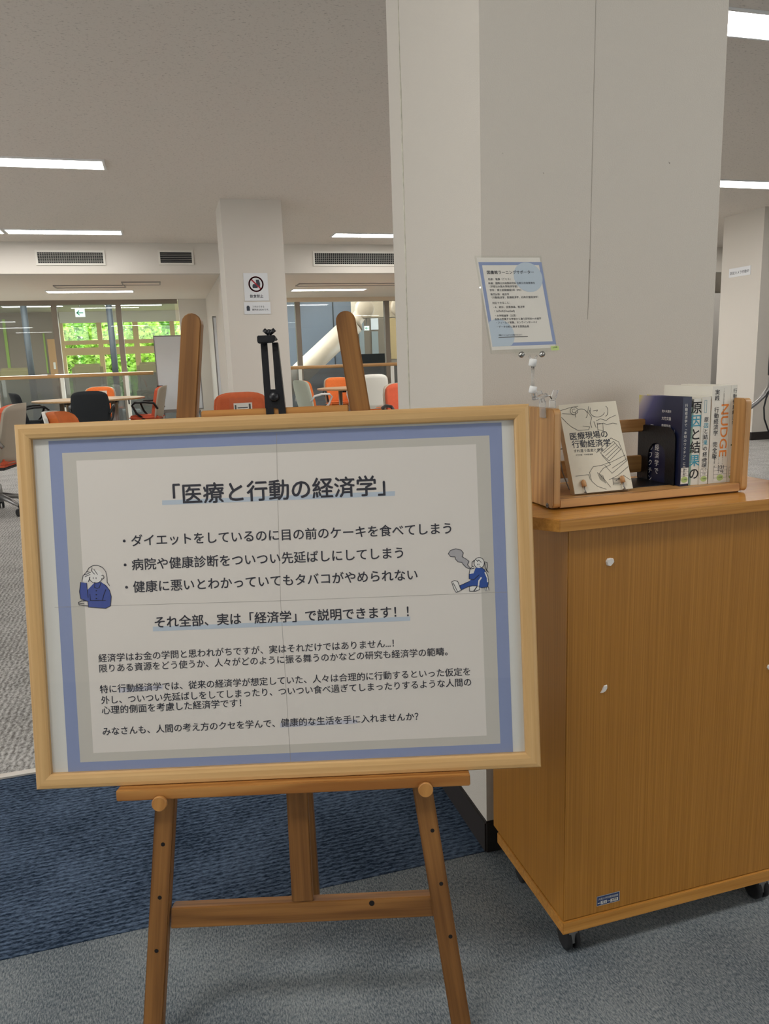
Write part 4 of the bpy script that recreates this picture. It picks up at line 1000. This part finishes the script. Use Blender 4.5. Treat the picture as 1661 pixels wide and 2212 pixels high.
c1 = A_(838, 405); r1 = abs(A_(1000, 405)[0]-A_(680, 405)[0])/2
disc(fA, c1, r1, -.00105, 'poster_pale', clip=(u0, v0, u1, v1))
c2 = A_(520, 1040); disc(fA, (u0+.016, v0+.020), r1*1.0, -.00105, 'poster_pale', clip=(u0, v0, u1, v1))
build('printed_border', mb, ps); ps.children[0].location = (0, 0, 0)
mb = MB(); o = -.0009
rows = (('図書館ラーニングサポーター', (380, 372), (905, 368), .012), ('名前：後藤（ごとう）', (390, 442), (640, 440), .004), ('所属：国際公共政策研究科 比較公共政策専攻', (393, 487), (915, 483), .004), ('（学部は大阪大学経済学部）', (410, 524), (720, 522), .004), ('学年：博士前期課程2年（M2）', (408, 565), (762, 562), .004), ('専門分野：経済学', (417, 612), (625, 610), .004), ('（行動経済学、医療経済学、応用計量経済学）', (432, 648), (952, 640), .004), ('対応できること：', (437, 708), (635, 704), .004), ('・R、統計、因果推論、経済学', (452, 756), (800, 750), .004), ('・LaTeX(Overleaf)', (460, 804), (688, 802), .004), ('・大学院進学（文系）', (470, 851), (705, 848), .004), ('自身の所属する学部から違う研究科への進学', (468, 890), (985, 882), .004), ('・フィールド実験、オンラインサーベイ', (480, 930), (942, 922), .004), ('・データ分析に関する質問全般', (490, 976), (850, 970), .004), ('相談フォームからも相談できます！', (508, 1064), (770, 1060), .004))
for s, a, b, w in rows: write(mb, fA, s, A_(*a), A_(*b), o, 'ink', w, res=2)
fA.line(mb, [A_(508, 1080), A_(832, 1072)], .0011, o, 'ink_grey')
lt = build('lettering', mb, ps); lt.location = (0, 0, 0)
mb = MB(); q0, q1, q2, q3 = A_(1092, 1232), A_(1182, 1228), A_(1172, 1180), A_(1085, 1182); fA.fill(mb, [q0, q1, q2, q3], .0008, 'tag_green'); write(mb, fA, '小清書', A_(1108, 1208), A_(1160, 1204), .0010, 'print_green'); o_ = build('green_tag', mb, sh); tag(o_, 'small yellow green tag on the lower right corner')
# clip rail with two steel balls, yoke, rod, joints and spring clamp
mb = MB(); ua, va = A_(655, 1198); ub, vb = A_(1062, 1196); uc, vc = A_(690, 1285); ud, vd = A_(1040, 1278)
F_ = [(ua, va), (uc, vc), (ud, vd), (ub, vb)]
mb.prism([fA.at(u, v, .0012) for u, v in F_], [fA.at(u, v, .0024) for u, v in F_], 'acrylic'); mb.prism([fA.at(u, v, -.0050) for u, v in F_], [fA.at(u, v, -.0038) for u, v in F_], 'acrylic'); build('clip_jaw', mb, sh)
for x, y in ((757, 1280), (987, 1276)):
    u, v = A_(x, y); mb = MB(); c = fA.at(u, v, .001); mb.lathe(c - fA.x*.0, fA.n, [(-.005, .001), (-.003, .0042), (0, .005), (.003, .0042), (.005, .001)], 'chrome', 16); build('steel_ball', mb, sh, smooth=True)
top = fA.at(*A_(893, 1362), -.002); bot = on_y(1151, 842, top.y + .004)
J0, J1 = top, bot
mb = MB()
for s in (-1, 1): mb.tube([fA.at(*A_(893+s*42, 1290), -.001), fA.at(*A_(893+s*25, 1320), -.001), J0+Vector((s*.001, 0, .004))], .0016, 'clear_plastic', 8)
build('yoke', mb, sh)
for nm, c in (('joint', J0), ('joint', J1)):
    mb = MB(); d = (J0-J1).normalized(); d = (d + Vector((.25, 0, 0))).normalized(); mb.lathe(c - d*.006, d, [(0, .0048), (.001, .0062), (.011, .0062), (.012, .0048)], 'white_plastic', 18); build(nm, mb, sh)
mb = MB()
for s in (-1, 1): mb.tube([J1+Vector((s*.0016, 0, .005)), J0+Vector((s*.0016, 0, -.005))], .0011, 'clear_plastic', 8)
build('rod', mb, sh)
G = on_y(1153, 868, J1.y+.002); cl = Vector((SX0+.0065, 1.165, 1.0155))
mb = MB(); mb.tube([J1-Vector((0, 0, .004)), Vector((J1.x+.002, J1.y, J1.z-.014)), cl+Vector((-.006, -.004, .022))], [.003, .0035, .004], 'clear_plastic', 10)
for s in (-1, 1):
    mb.hexa([cl+Vector((s*.0085-.001, -.010, -.016)), cl+Vector((s*.0085+.001, -.010, -.016)), cl+Vector((s*.0085+.001, .010, -.016)), cl+Vector((s*.0085-.001, .010, -.016)),
             cl+Vector((s*.0095-.001, -.010, .012)), cl+Vector((s*.0095+.001, -.010, .012)), cl+Vector((s*.0095+.001, .010, .012)), cl+Vector((s*.0095-.001, .010, .012))], 'clear_plastic')
    mb.hexa([cl+Vector((s*.0095-.001, -.008, .012)), cl+Vector((s*.0095+.001, -.008, .012)), cl+Vector((s*.0095+.001, .008, .012)), cl+Vector((s*.0095-.001, .008, .012)),
             cl+Vector((s*.016-.001, -.008, .030)), cl+Vector((s*.016+.001, -.008, .030)), cl+Vector((s*.016+.001, .008, .030)), cl+Vector((s*.016-.001, .008, .030))], 'clear_plastic')
build('clamp', mb, sh)
mb = MB(); mb.tube([cl+Vector((-.010, 0, .010))] + [cl+Vector((.010*math.cos(a), .004*math.sin(a*3), .012+.009*math.sin(a))) for a in (PI*.9, PI*.7, PI*.5, PI*.3, PI*.1)], .0012, 'chrome', 8); build('spring', mb, sh)

# ================================================================== EASEL AND FRAMED POSTER
yaw, tl, rl = R_(15.24), R_(8.86), R_(.26)
ex = Vector((math.cos(yaw), -math.sin(yaw), 0)); nn = Vector((math.sin(yaw), math.cos(yaw), 0)); ey = Vector((0, 0, 1))*math.cos(tl) + nn*math.sin(tl)
fP = Face((.1449, 1.1299, .7448), ex*math.cos(rl) + ey*math.sin(rl), ey*math.cos(rl) - ex*math.sin(rl))
PW, PH = .80, .5756
po = thing('framed_poster', 'large white poster with blue border in a pale wood frame on the easel', 'poster', fP.at(0, -PH/2, -.01), world=True)
hw, hh, fw = PW/2, PH/2, .0235
prof = [(0, -.020), (0, -.004), (.002, -.001), (.007, .0), (.016, -.0005), (.0215, -.0025), (fw, -.005), (fw, -.020)]
for (ax, ay), (bx_, by_), nrm in (((-1, 1), (1, 1), (0, -1)), ((1, 1), (1, -1), (-1, 0)), ((1, -1), (-1, -1), (0, 1)), ((-1, -1), (-1, 1), (1, 0))):
    mb = MB(); A = [fP.at(ax*(hw-d), ay*(hh-d), o) for d, o in prof]; B = [fP.at(bx_*(hw-d), by_*(hh-d), o) for d, o in prof]
    mb.prism(A, B, 'frame_wood')
    g = (fP.at(bx_, by_)-fP.at(ax, ay)); g = fP.x if abs(nrm[1]) else fP.y
    build('frame_bar', mb, po, grain=g)
iw, ih = hw-fw, hh-fw
mb = MB(); slabf(mb, fP, -iw, -ih, iw, ih, -.018, -.012, 'poster_margin'); sheet = build('poster_sheet', mb, po)
q = lambda *p_: fP.uv(*p_, -.011)
def rect_from(tlp, trp, brp, blp):
    a, b, c, d = q(*tlp), q(*trp), q(*brp), q(*blp); return ((a[0]+d[0])/2, (c[1]+d[1])/2, (b[0]+c[0])/2, (a[1]+b[1])/2)
R1 = rect_from((104.5, 952), (1082.5, 913), (1109, 1628.7), (147, 1676))
R2 = rect_from((133, 978.5), (1057, 940.5), (1081, 1604.5), (173.5, 1649))
R3 = rect_from((163.6, 995.6), (1028, 959), (1051.5, 1587.6), (202, 1628.7))
mb = MB()
def ring(a, b, o, m):
    for r in ((a[0], a[1], a[2], b[1]), (a[0], b[3], a[2], a[3]), (a[0], b[1], b[0], b[3]), (b[2], b[1], a[2], b[3])): fP.fill(mb, [(r[0], r[1]), (r[2], r[1]), (r[2], r[3]), (r[0], r[3])], o, m)
ring(R1, R2, -.0117, 'poster_blue'); ring(R2, R3, -.0117, 'poster_grey'); fP.fill(mb, [(R3[0], R3[1]), (R3[2], R3[1]), (R3[2], R3[3]), (R3[0], R3[3])], -.0117, 'poster_white')
fP.fill(mb, [q(350, 1091), q(853, 1071), q(853, 1061), q(350, 1081)], -.01155, 'poster_pale')
fP.fill(mb, [q(330, 1364), q(886, 1341), q(886, 1332), q(330, 1354)], -.01155, 'poster_pale')
fP.fill(mb, [q(256, 1497), q(352, 1489), q(352, 1480), q(256, 1487)], -.01155, 'poster_lilac')
fP.fill(mb, [q(605, 1572), q(772, 1563), q(772, 1554), q(605, 1562)], -.01155, 'poster_lilac')
fP.line(mb, [q(597, 936), q(600, 1090), q(606, 1300), q(628, 1652)], .0006, -.01152, 'crease'); fP.line(mb, [q(118, 1312), q(600, 1298), q(1096, 1279)], .0006, -.01152, 'crease')
o_ = build('printed_border', mb, sheet); o_.location = (0, 0, 0)
mb = MB(); TO = -.0113
for s, a, b, w in (('「医療と行動の経済学」', (375, 1090), (832, 1070), .018),
                   ('・ダイエットをしているのに目の前のケーキを食べてしまう', (266, 1181), (975, 1153), .013), ('・病院や健康診断をついつい先延ばしにしてしまう', (268, 1233), (871, 1206), .013), ('・健康に悪いとわかっていてもタバコがやめられない', (271, 1281), (902, 1253), .013),
                   ('それ全部、実は「経済学」で説明できます！！', (335, 1357), (883, 1333), .016),
                   ('経済学はお金の学問と思われがちですが、実はそれだけではありません...！', (213, 1431), (851, 1398), .009), ('限りある資源をどう使うか、人々がどのように振る舞うのかなどの研究も経済学の範疇。', (215, 1453), (967, 1416), .009),
                   ('特に行動経済学では、従来の経済学が想定していた、人々は合理的に行動するといった仮定を', (216, 1498), (1016, 1459), .009), ('外し、ついつい先延ばしをしてしまったり、ついつい食べ過ぎてしまったりするような人間の', (219, 1521.5), (1018, 1482), .009), ('心理的側面を考慮した経済学です！', (220.5, 1543.5), (521, 1527), .009),
                   ('みなさんも、人間の考え方のクセを学んで、健康的な生活を手に入れませんか？', (222, 1589), (904, 1556), .009)):
    write(mb, fP, s, q(*a), q(*b), TO, 'ink', w)
o_ = build('lettering', mb, sheet); o_.location = (0, 0, 0)
# drawing of a worried girl
mb = MB(); g1 = lambda x, y: q(120+x/2.768, 980+y/2.768)
def fillg(g, pts, m, o=-.0114): fP.fill(mb, [g(*p_) for p_ in pts], o, m)
def lineg(g, pts, m='ink', w=.0009, o=-.0111, closed=False): fP.line(mb, [g(*p_) for p_ in pts], w, o, m, closed)
fillg(g1, [(190, 815), (235, 768), (272, 768), (305, 790), (325, 820), (333, 855), (328, 910), (300, 925), (196, 918), (192, 850)], 'clothes_blue')
fillg(g1, [(150, 768), (186, 774), (190, 815), (194, 882), (165, 878), (146, 860), (142, 820)], 'clothes_blue', -.01142)
fillg(g1, arc(240, 735, 40, 40)[:-1], 'white_ink', -.01138)
fillg(g1, [(158, 765), (166, 725), (188, 705), (208, 712), (206, 732), (196, 765)], 'white_ink', -.01136)
lineg(g1, [(186, 705), (200, 682), (225, 668), (250, 667), (280, 680), (300, 705), (307, 740), (308, 770), (322, 788)]); lineg(g1, arc(240, 735, 40, 38, 20, 170)); lineg(g1, [(218, 682), (214, 700), (232, 720)]); lineg(g1, [(228, 690), (250, 722)]); lineg(g1, arc(280, 738, 9, 11, -120, 130, 8))
lineg(g1, [(158, 765), (164, 730), (186, 706), (208, 710)]); lineg(g1, [(172, 724), (200, 716)]); lineg(g1, [(176, 735), (206, 722)]); lineg(g1, [(196, 765), (206, 738)]); lineg(g1, [(225, 741), (225, 748)]); lineg(g1, [(242, 741), (242, 748)])
lineg(g1, [(150, 768), (142, 825), (150, 868), (190, 882)]); lineg(g1, [(186, 774), (192, 840), (194, 860)]); lineg(g1, [(235, 768), (232, 800), (248, 806), (262, 800), (272, 768)]); lineg(g1, [(205, 840), (208, 878), (300, 878)]); lineg(g1, [(300, 812), (286, 850), (280, 876)]); lineg(g1, [(192, 882), (196, 918), (300, 925), (328, 910), (333, 855), (322, 815), (290, 780)])
lineg(g1, [(192, 882), (155, 880), (135, 890), (140, 905), (192, 910)]); lineg(g1, [(140, 898), (170, 896)])
for y in (820, 843, 866): lineg(g1, [(242, y), (245, y)], w=.0016)
o_ = build('worried_figure', mb, sheet); o_.location = (0, 0, 0)
mb = MB(); g2 = lambda x, y: q(640+x/3.076, 980+y/3.076)
blob = [(1010, 665), (1025, 642), (1060, 632), (1095, 640), (1110, 660), (1102, 685), (1125, 698), (1147, 715), (1138, 738), (1160, 766), (1130, 758), (1108, 735), (1100, 722), (1075, 720), (1058, 700), (1055, 685), (1025, 684)]
fillg(g2, blob, 'smoke_grey'); lineg(g2, blob, closed=True)
fillg(g2, [(1190, 762), (1220, 750), (1245, 765), (1268, 800), (1276, 845), (1272, 885), (1230, 892), (1190, 885), (1150, 880), (1095, 906), (1084, 878), (1150, 848), (1180, 815), (1180, 790)], 'track_blue')
fillg(g2, [(1148, 800), (1180, 785), (1190, 830), (1170, 838), (1148, 830)], 'track_blue', -.01138)
fillg(g2, arc(1215, 726, 34, 34)[:-1], 'white_ink', -.01136); lineg(g2, arc(1215, 726, 34, 36, 120, 430)); lineg(g2, [(1180, 710), (1168, 720), (1166, 745), (1178, 752)]); lineg(g2, [(1195, 706), (1205, 716), (1212, 706), (1228, 722)]); lineg(g2, [(1204, 733), (1204, 739)]); lineg(g2, [(1214, 733), (1214, 739)])
lineg(g2, [(1250, 718), (1268, 724), (1270, 750), (1264, 770), (1276, 788)]); lineg(g2, [(1252, 725), (1255, 760), (1268, 782)])
fillg(g2, [(1152, 800), (1155, 765), (1172, 750), (1185, 765), (1178, 795)], 'white_ink', -.01136); lineg(g2, [(1148, 802), (1155, 765), (1170, 748)]); lineg(g2, [(1160, 766), (1180, 762)], w=.0012)
fillg(g2, [(1032, 852), (1052, 843), (1072, 848), (1096, 908), (1062, 922), (1048, 900)], 'white_ink', -.01136); lineg(g2, [(1032, 852), (1052, 843), (1072, 848), (1096, 908), (1062, 922), (1048, 900)], closed=True); lineg(g2, [(1042, 858), (1072, 918)])
fillg(g2, [(1150, 884), (1172, 878), (1216, 880), (1218, 902), (1190, 914), (1152, 914)], 'white_ink', -.01136); lineg(g2, [(1150, 884), (1172, 878), (1216, 880), (1218, 902), (1190, 914), (1152, 914)], closed=True); lineg(g2, [(1180, 912), (1200, 884)], w=.0015)
lineg(g2, [(1210, 878), (1214, 845), (1228, 825)], 'white_ink', .0022); lineg(g2, [(1255, 790), (1270, 825), (1272, 850)], 'white_ink', .0022)
lineg(g2, [(1148, 802), (1148, 832), (1178, 838), (1215, 805)]); lineg(g2, [(1150, 848), (1084, 878), (1095, 906), (1150, 880)]); lineg(g2, [(1220, 750), (1250, 770), (1272, 810), (1277, 850), (1272, 886), (1230, 892)])
fillg(g2, [(1250, 890), (1278, 882), (1280, 908), (1252, 910)], 'white_ink', -.01136); lineg(g2, [(1252, 888), (1256, 910)]); lineg(g2, [(1264, 888), (1266, 910)]); lineg(g2, [(1276, 884), (1280, 908)])
o_ = build('smoking_figure', mb, sheet); o_.location = (0, 0, 0)
mb = MB(); slabf(mb, fP, -iw, -ih, iw, ih, -.0085, -.0070, 'clear_sheet'); build('clear_cover', mb, po)

ea = thing('easel', 'pine display easel with pegged legs holding up the poster', 'easel', (.15, 1.05, 0), world=True)
LO = -.022                                   # front of the legs: just behind the frame
def lq(px, py, off=LO): return fP.uv(px, py, off)
def extrude(name, pts, o0, o1, m, grain, bevel=.0015, parent=None):
    mb = MB(); mb.prism([fP.at(u, v, o0) for u, v in pts], [fP.at(u, v, o1) for u, v in pts], m); return build(name, mb, parent or ea, bevel=bevel, grain=grain)
def leg(c0, c1, w0, w1):
    a, b = Vector(lq(*c0)), Vector(lq(*c1)); d = (b-a).normalized(); p_ = Vector((-d.y, d.x))
    if p_.x < 0: p_ = -p_
    zfl = -fP.at(0, 0, LO).z/fP.y.z           # v where the leg meets the floor
    L_ = (zfl-a.y)/d.y; e = a + d*L_
    r = w0/2; pts = []
    for k in range(9):
        an = PI*k/8; pts.append(a + d*(r - r*math.sin(an)) - p_*r*math.cos(an))
    pts += [e + p_*w1/2, e - p_*w1/2]
    g = fP.x*d.x + fP.y*d.y
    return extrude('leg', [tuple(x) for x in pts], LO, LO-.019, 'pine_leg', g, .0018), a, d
lw = (Vector(lq(766, 700))-Vector(lq(723, 702))).length
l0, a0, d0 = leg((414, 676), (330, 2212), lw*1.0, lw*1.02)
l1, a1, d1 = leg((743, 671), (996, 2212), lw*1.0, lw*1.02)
def hole(par, px, py):
    c = fP.px(px, py, LO); mb = MB(); mb.lathe(c - fP.n*.004, fP.n, [(0, .0033), (.0044, .0033)], 'hole', 14); build('peg_hole', mb, par).location = (0, 0, 0)
for px, py in ((352, 1824), (345, 1939), (338, 2054)): hole(l0, px, py)
for px, py in ((934, 1794), (953, 1909), (973, 2023)): hole(l1, px, py)
for px, py, r in ((343, 1738, .0118), (919.5, 1707.5, .0118)):
    c = fP.px(px, py, .022); mb = MB(); mb.lathe(c - fP.n*.046, fP.n, [(0, r*.62), (.0375, r*.62), (.038, r), (.0445, r), (.046, r*.9)], 'pine', 24); build('peg', mb, ea, grain=fP.x*.2+fP.y)
# ledge on the pegs
b0, b1 = fP.uv(251, 1727, .014), fP.uv(1016, 1688, .014); t0, t1 = fP.uv(251, 1705, .014), fP.uv(1016, 1666.5, .014)
extrude('ledge', [(b0[0], -hh-.0178), (b1[0], -hh-.0178), (b1[0], -hh-.0003), (b0[0], -hh-.0003)], .014, LO+.0005, 'pine', fP.x)
# lower and upper cross rails, slat
def rail_v(px, py, off): return fP.uv(px, py, off)[1]
CO = LO-.004
xl, xr = fP.uv(371, 1982, CO)[0], fP.uv(935, 1958, CO)[0]
vt = (fP.uv(371, 1960, CO)[1]+fP.uv(933, 1938, CO)[1])/2; vb = (fP.uv(370, 2006, CO)[1]+fP.uv(937, 1981, CO)[1])/2
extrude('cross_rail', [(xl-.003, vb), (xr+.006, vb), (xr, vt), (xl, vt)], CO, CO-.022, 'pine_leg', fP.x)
kn = fP.px(803, 1951, CO); mb = MB(); mb.lathe(kn - fP.n*.001, fP.n, [(0, .0045), (.0014, .0045)], 'hole', 14); build('wood_knot', mb, ea)
s0 = fP.uv(618, 1712, CO); s1 = fP.uv(664, 1712, CO); s2 = fP.uv(676.5, 1945, CO); s3 = fP.uv(630.5, 1948, CO)
vtop = fP.uv(590, 884, CO)[1]+.004
du = (s0[0]-s3[0])/(s0[1]-s3[1]); wsl = s1[0]-s0[0]
tu = s3[0] + du*(vtop-vt)
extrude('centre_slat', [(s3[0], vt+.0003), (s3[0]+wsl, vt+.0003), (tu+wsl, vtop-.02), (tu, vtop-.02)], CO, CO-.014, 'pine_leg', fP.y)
xl2, xr2 = fP.uv(434, 890, CO)[0], fP.uv(753, 884, CO)[0]
va, vb2 = fP.uv(436, 887, CO)[1], fP.uv(751, 881, CO)[1]
extrude('cross_rail', [(xl2, va-.05), (xr2, va-.05), (xr2, va), (xl2, va)], CO, CO-.018, 'pine', fP.x)
# rear strut from the upper rail to the floor
top_ = fP.at((xl2+xr2)/2, va-.03, CO-.03); foot = on_z(672, 1996, 0) + Vector((.01, .035, 0))
mb = MB(); d = (foot-top_).normalized(); sx_ = fP.x*.016; sy_ = fP.x.cross(d).normalized()*.011
ft = foot + Vector((0, 0, .0))
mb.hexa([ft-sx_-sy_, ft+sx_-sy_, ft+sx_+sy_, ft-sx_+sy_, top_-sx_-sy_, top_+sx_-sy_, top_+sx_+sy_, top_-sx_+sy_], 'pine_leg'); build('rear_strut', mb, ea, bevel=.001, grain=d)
# black slotted top clamp
K = lambda x, y, o=CO+.003: fP.uv(400+x/3.322, 400+y/3.322, o)
ko = CO+.0032
Ol = [K(540, 1128), K(574, 1600), K(717, 1600), K(664, 1128)]; Sl = [K(590, 1160), K(616, 1465), K(650, 1465), K(624, 1160)]
mb = MB()
for a, b, c, d in ((Ol[0], Ol[1], (Sl[1][0], Ol[1][1]), (Sl[0][0], Ol[0][1])), ((Sl[3][0], Ol[3][1]), (Sl[2][0], Ol[2][1]), Ol[2], Ol[3])):
    mb.prism([fP.at(*p_, ko) for p_ in (a, b, c, d)], [fP.at(*p_, ko-.002) for p_ in (a, b, c, d)], 'black_metal')
mb.prism([fP.at(*p_, ko-.0002) for p_ in ((Sl[1][0]-.002, Sl[1][1]), (Sl[1][0]-.002, Ol[1][1]), (Sl[2][0]+.002, Ol[1][1]), (Sl[2][0]+.002, Sl[2][1]))], [fP.at(*p_, ko-.0018) for p_ in ((Sl[1][0]-.002, Sl[1][1]), (Sl[1][0]-.002, Ol[1][1]), (Sl[2][0]+.002, Ol[1][1]), (Sl[2][0]+.002, Sl[2][1]))], 'black_metal')
# folded flanges
for a, b in ((Ol[0], Ol[1]), (Ol[3], Ol[2])):
    w = .0016 if a is Ol[0] else -.0016
    mb.prism([fP.at(a[0], a[1], ko-.002), fP.at(b[0], b[1], ko-.002), fP.at(b[0]+w, b[1], ko-.002), fP.at(a[0]+w, a[1], ko-.002)], [fP.at(a[0], a[1], ko-.012), fP.at(b[0], b[1], ko-.012), fP.at(b[0]+w, b[1], ko-.012), fP.at(a[0]+w, a[1], ko-.012)], 'black_metal')
for xa, xb in ((578, 634), (668, 720)):
    P_ = [K(xa, 1600), K(xa+6, 1680), K(xb+4, 1680), K(xb, 1600)]; mb.prism([fP.at(*p_, ko) for p_ in P_], [fP.at(*p_, ko-.002) for p_ in P_], 'black_metal')
build('clamp_bar', mb, ea)
mb = MB(); kb = K(640, 1520, ko); mb.lathe(fP.at(*kb, ko), fP.n, [(0, .0075), (.004, .0075), (.006, .006), (.0065, .001)], 'black_metal', 18); build('clamp_knob', mb, ea)
ho = ko+.012; Kh = lambda x, y: K(x, y, ho)
hd = [Kh(514, 1078), Kh(516, 1126), Kh(524, 1136), Kh(634, 1128), Kh(642, 1118), Kh(645, 1074)]
mb = MB(); mb.prism([fP.at(*p_, ho) for p_ in hd], [fP.at(*p_, ho-.004) for p_ in hd], 'black_metal'); u_ = [hd[0], (hd[0][0], hd[0][1]-.004), (hd[5][0], hd[5][1]-.004), hd[5]]
mb.prism([fP.at(*p_, ho-.004) for p_ in u_], [fP.at(*p_, ho-.03) for p_ in u_], 'black_metal'); build('clamp_hook', mb, ea, bevel=.0012)
mb = MB(); wn = fP.at(*K(600, 1068, ko), ko-.004)
for du in (-.008, .001, .009): mb.tube([wn, wn+fP.x*du+fP.y*.0075], [.0030, .0034], 'black_metal', 8)
build('wing_nut', mb, ea)
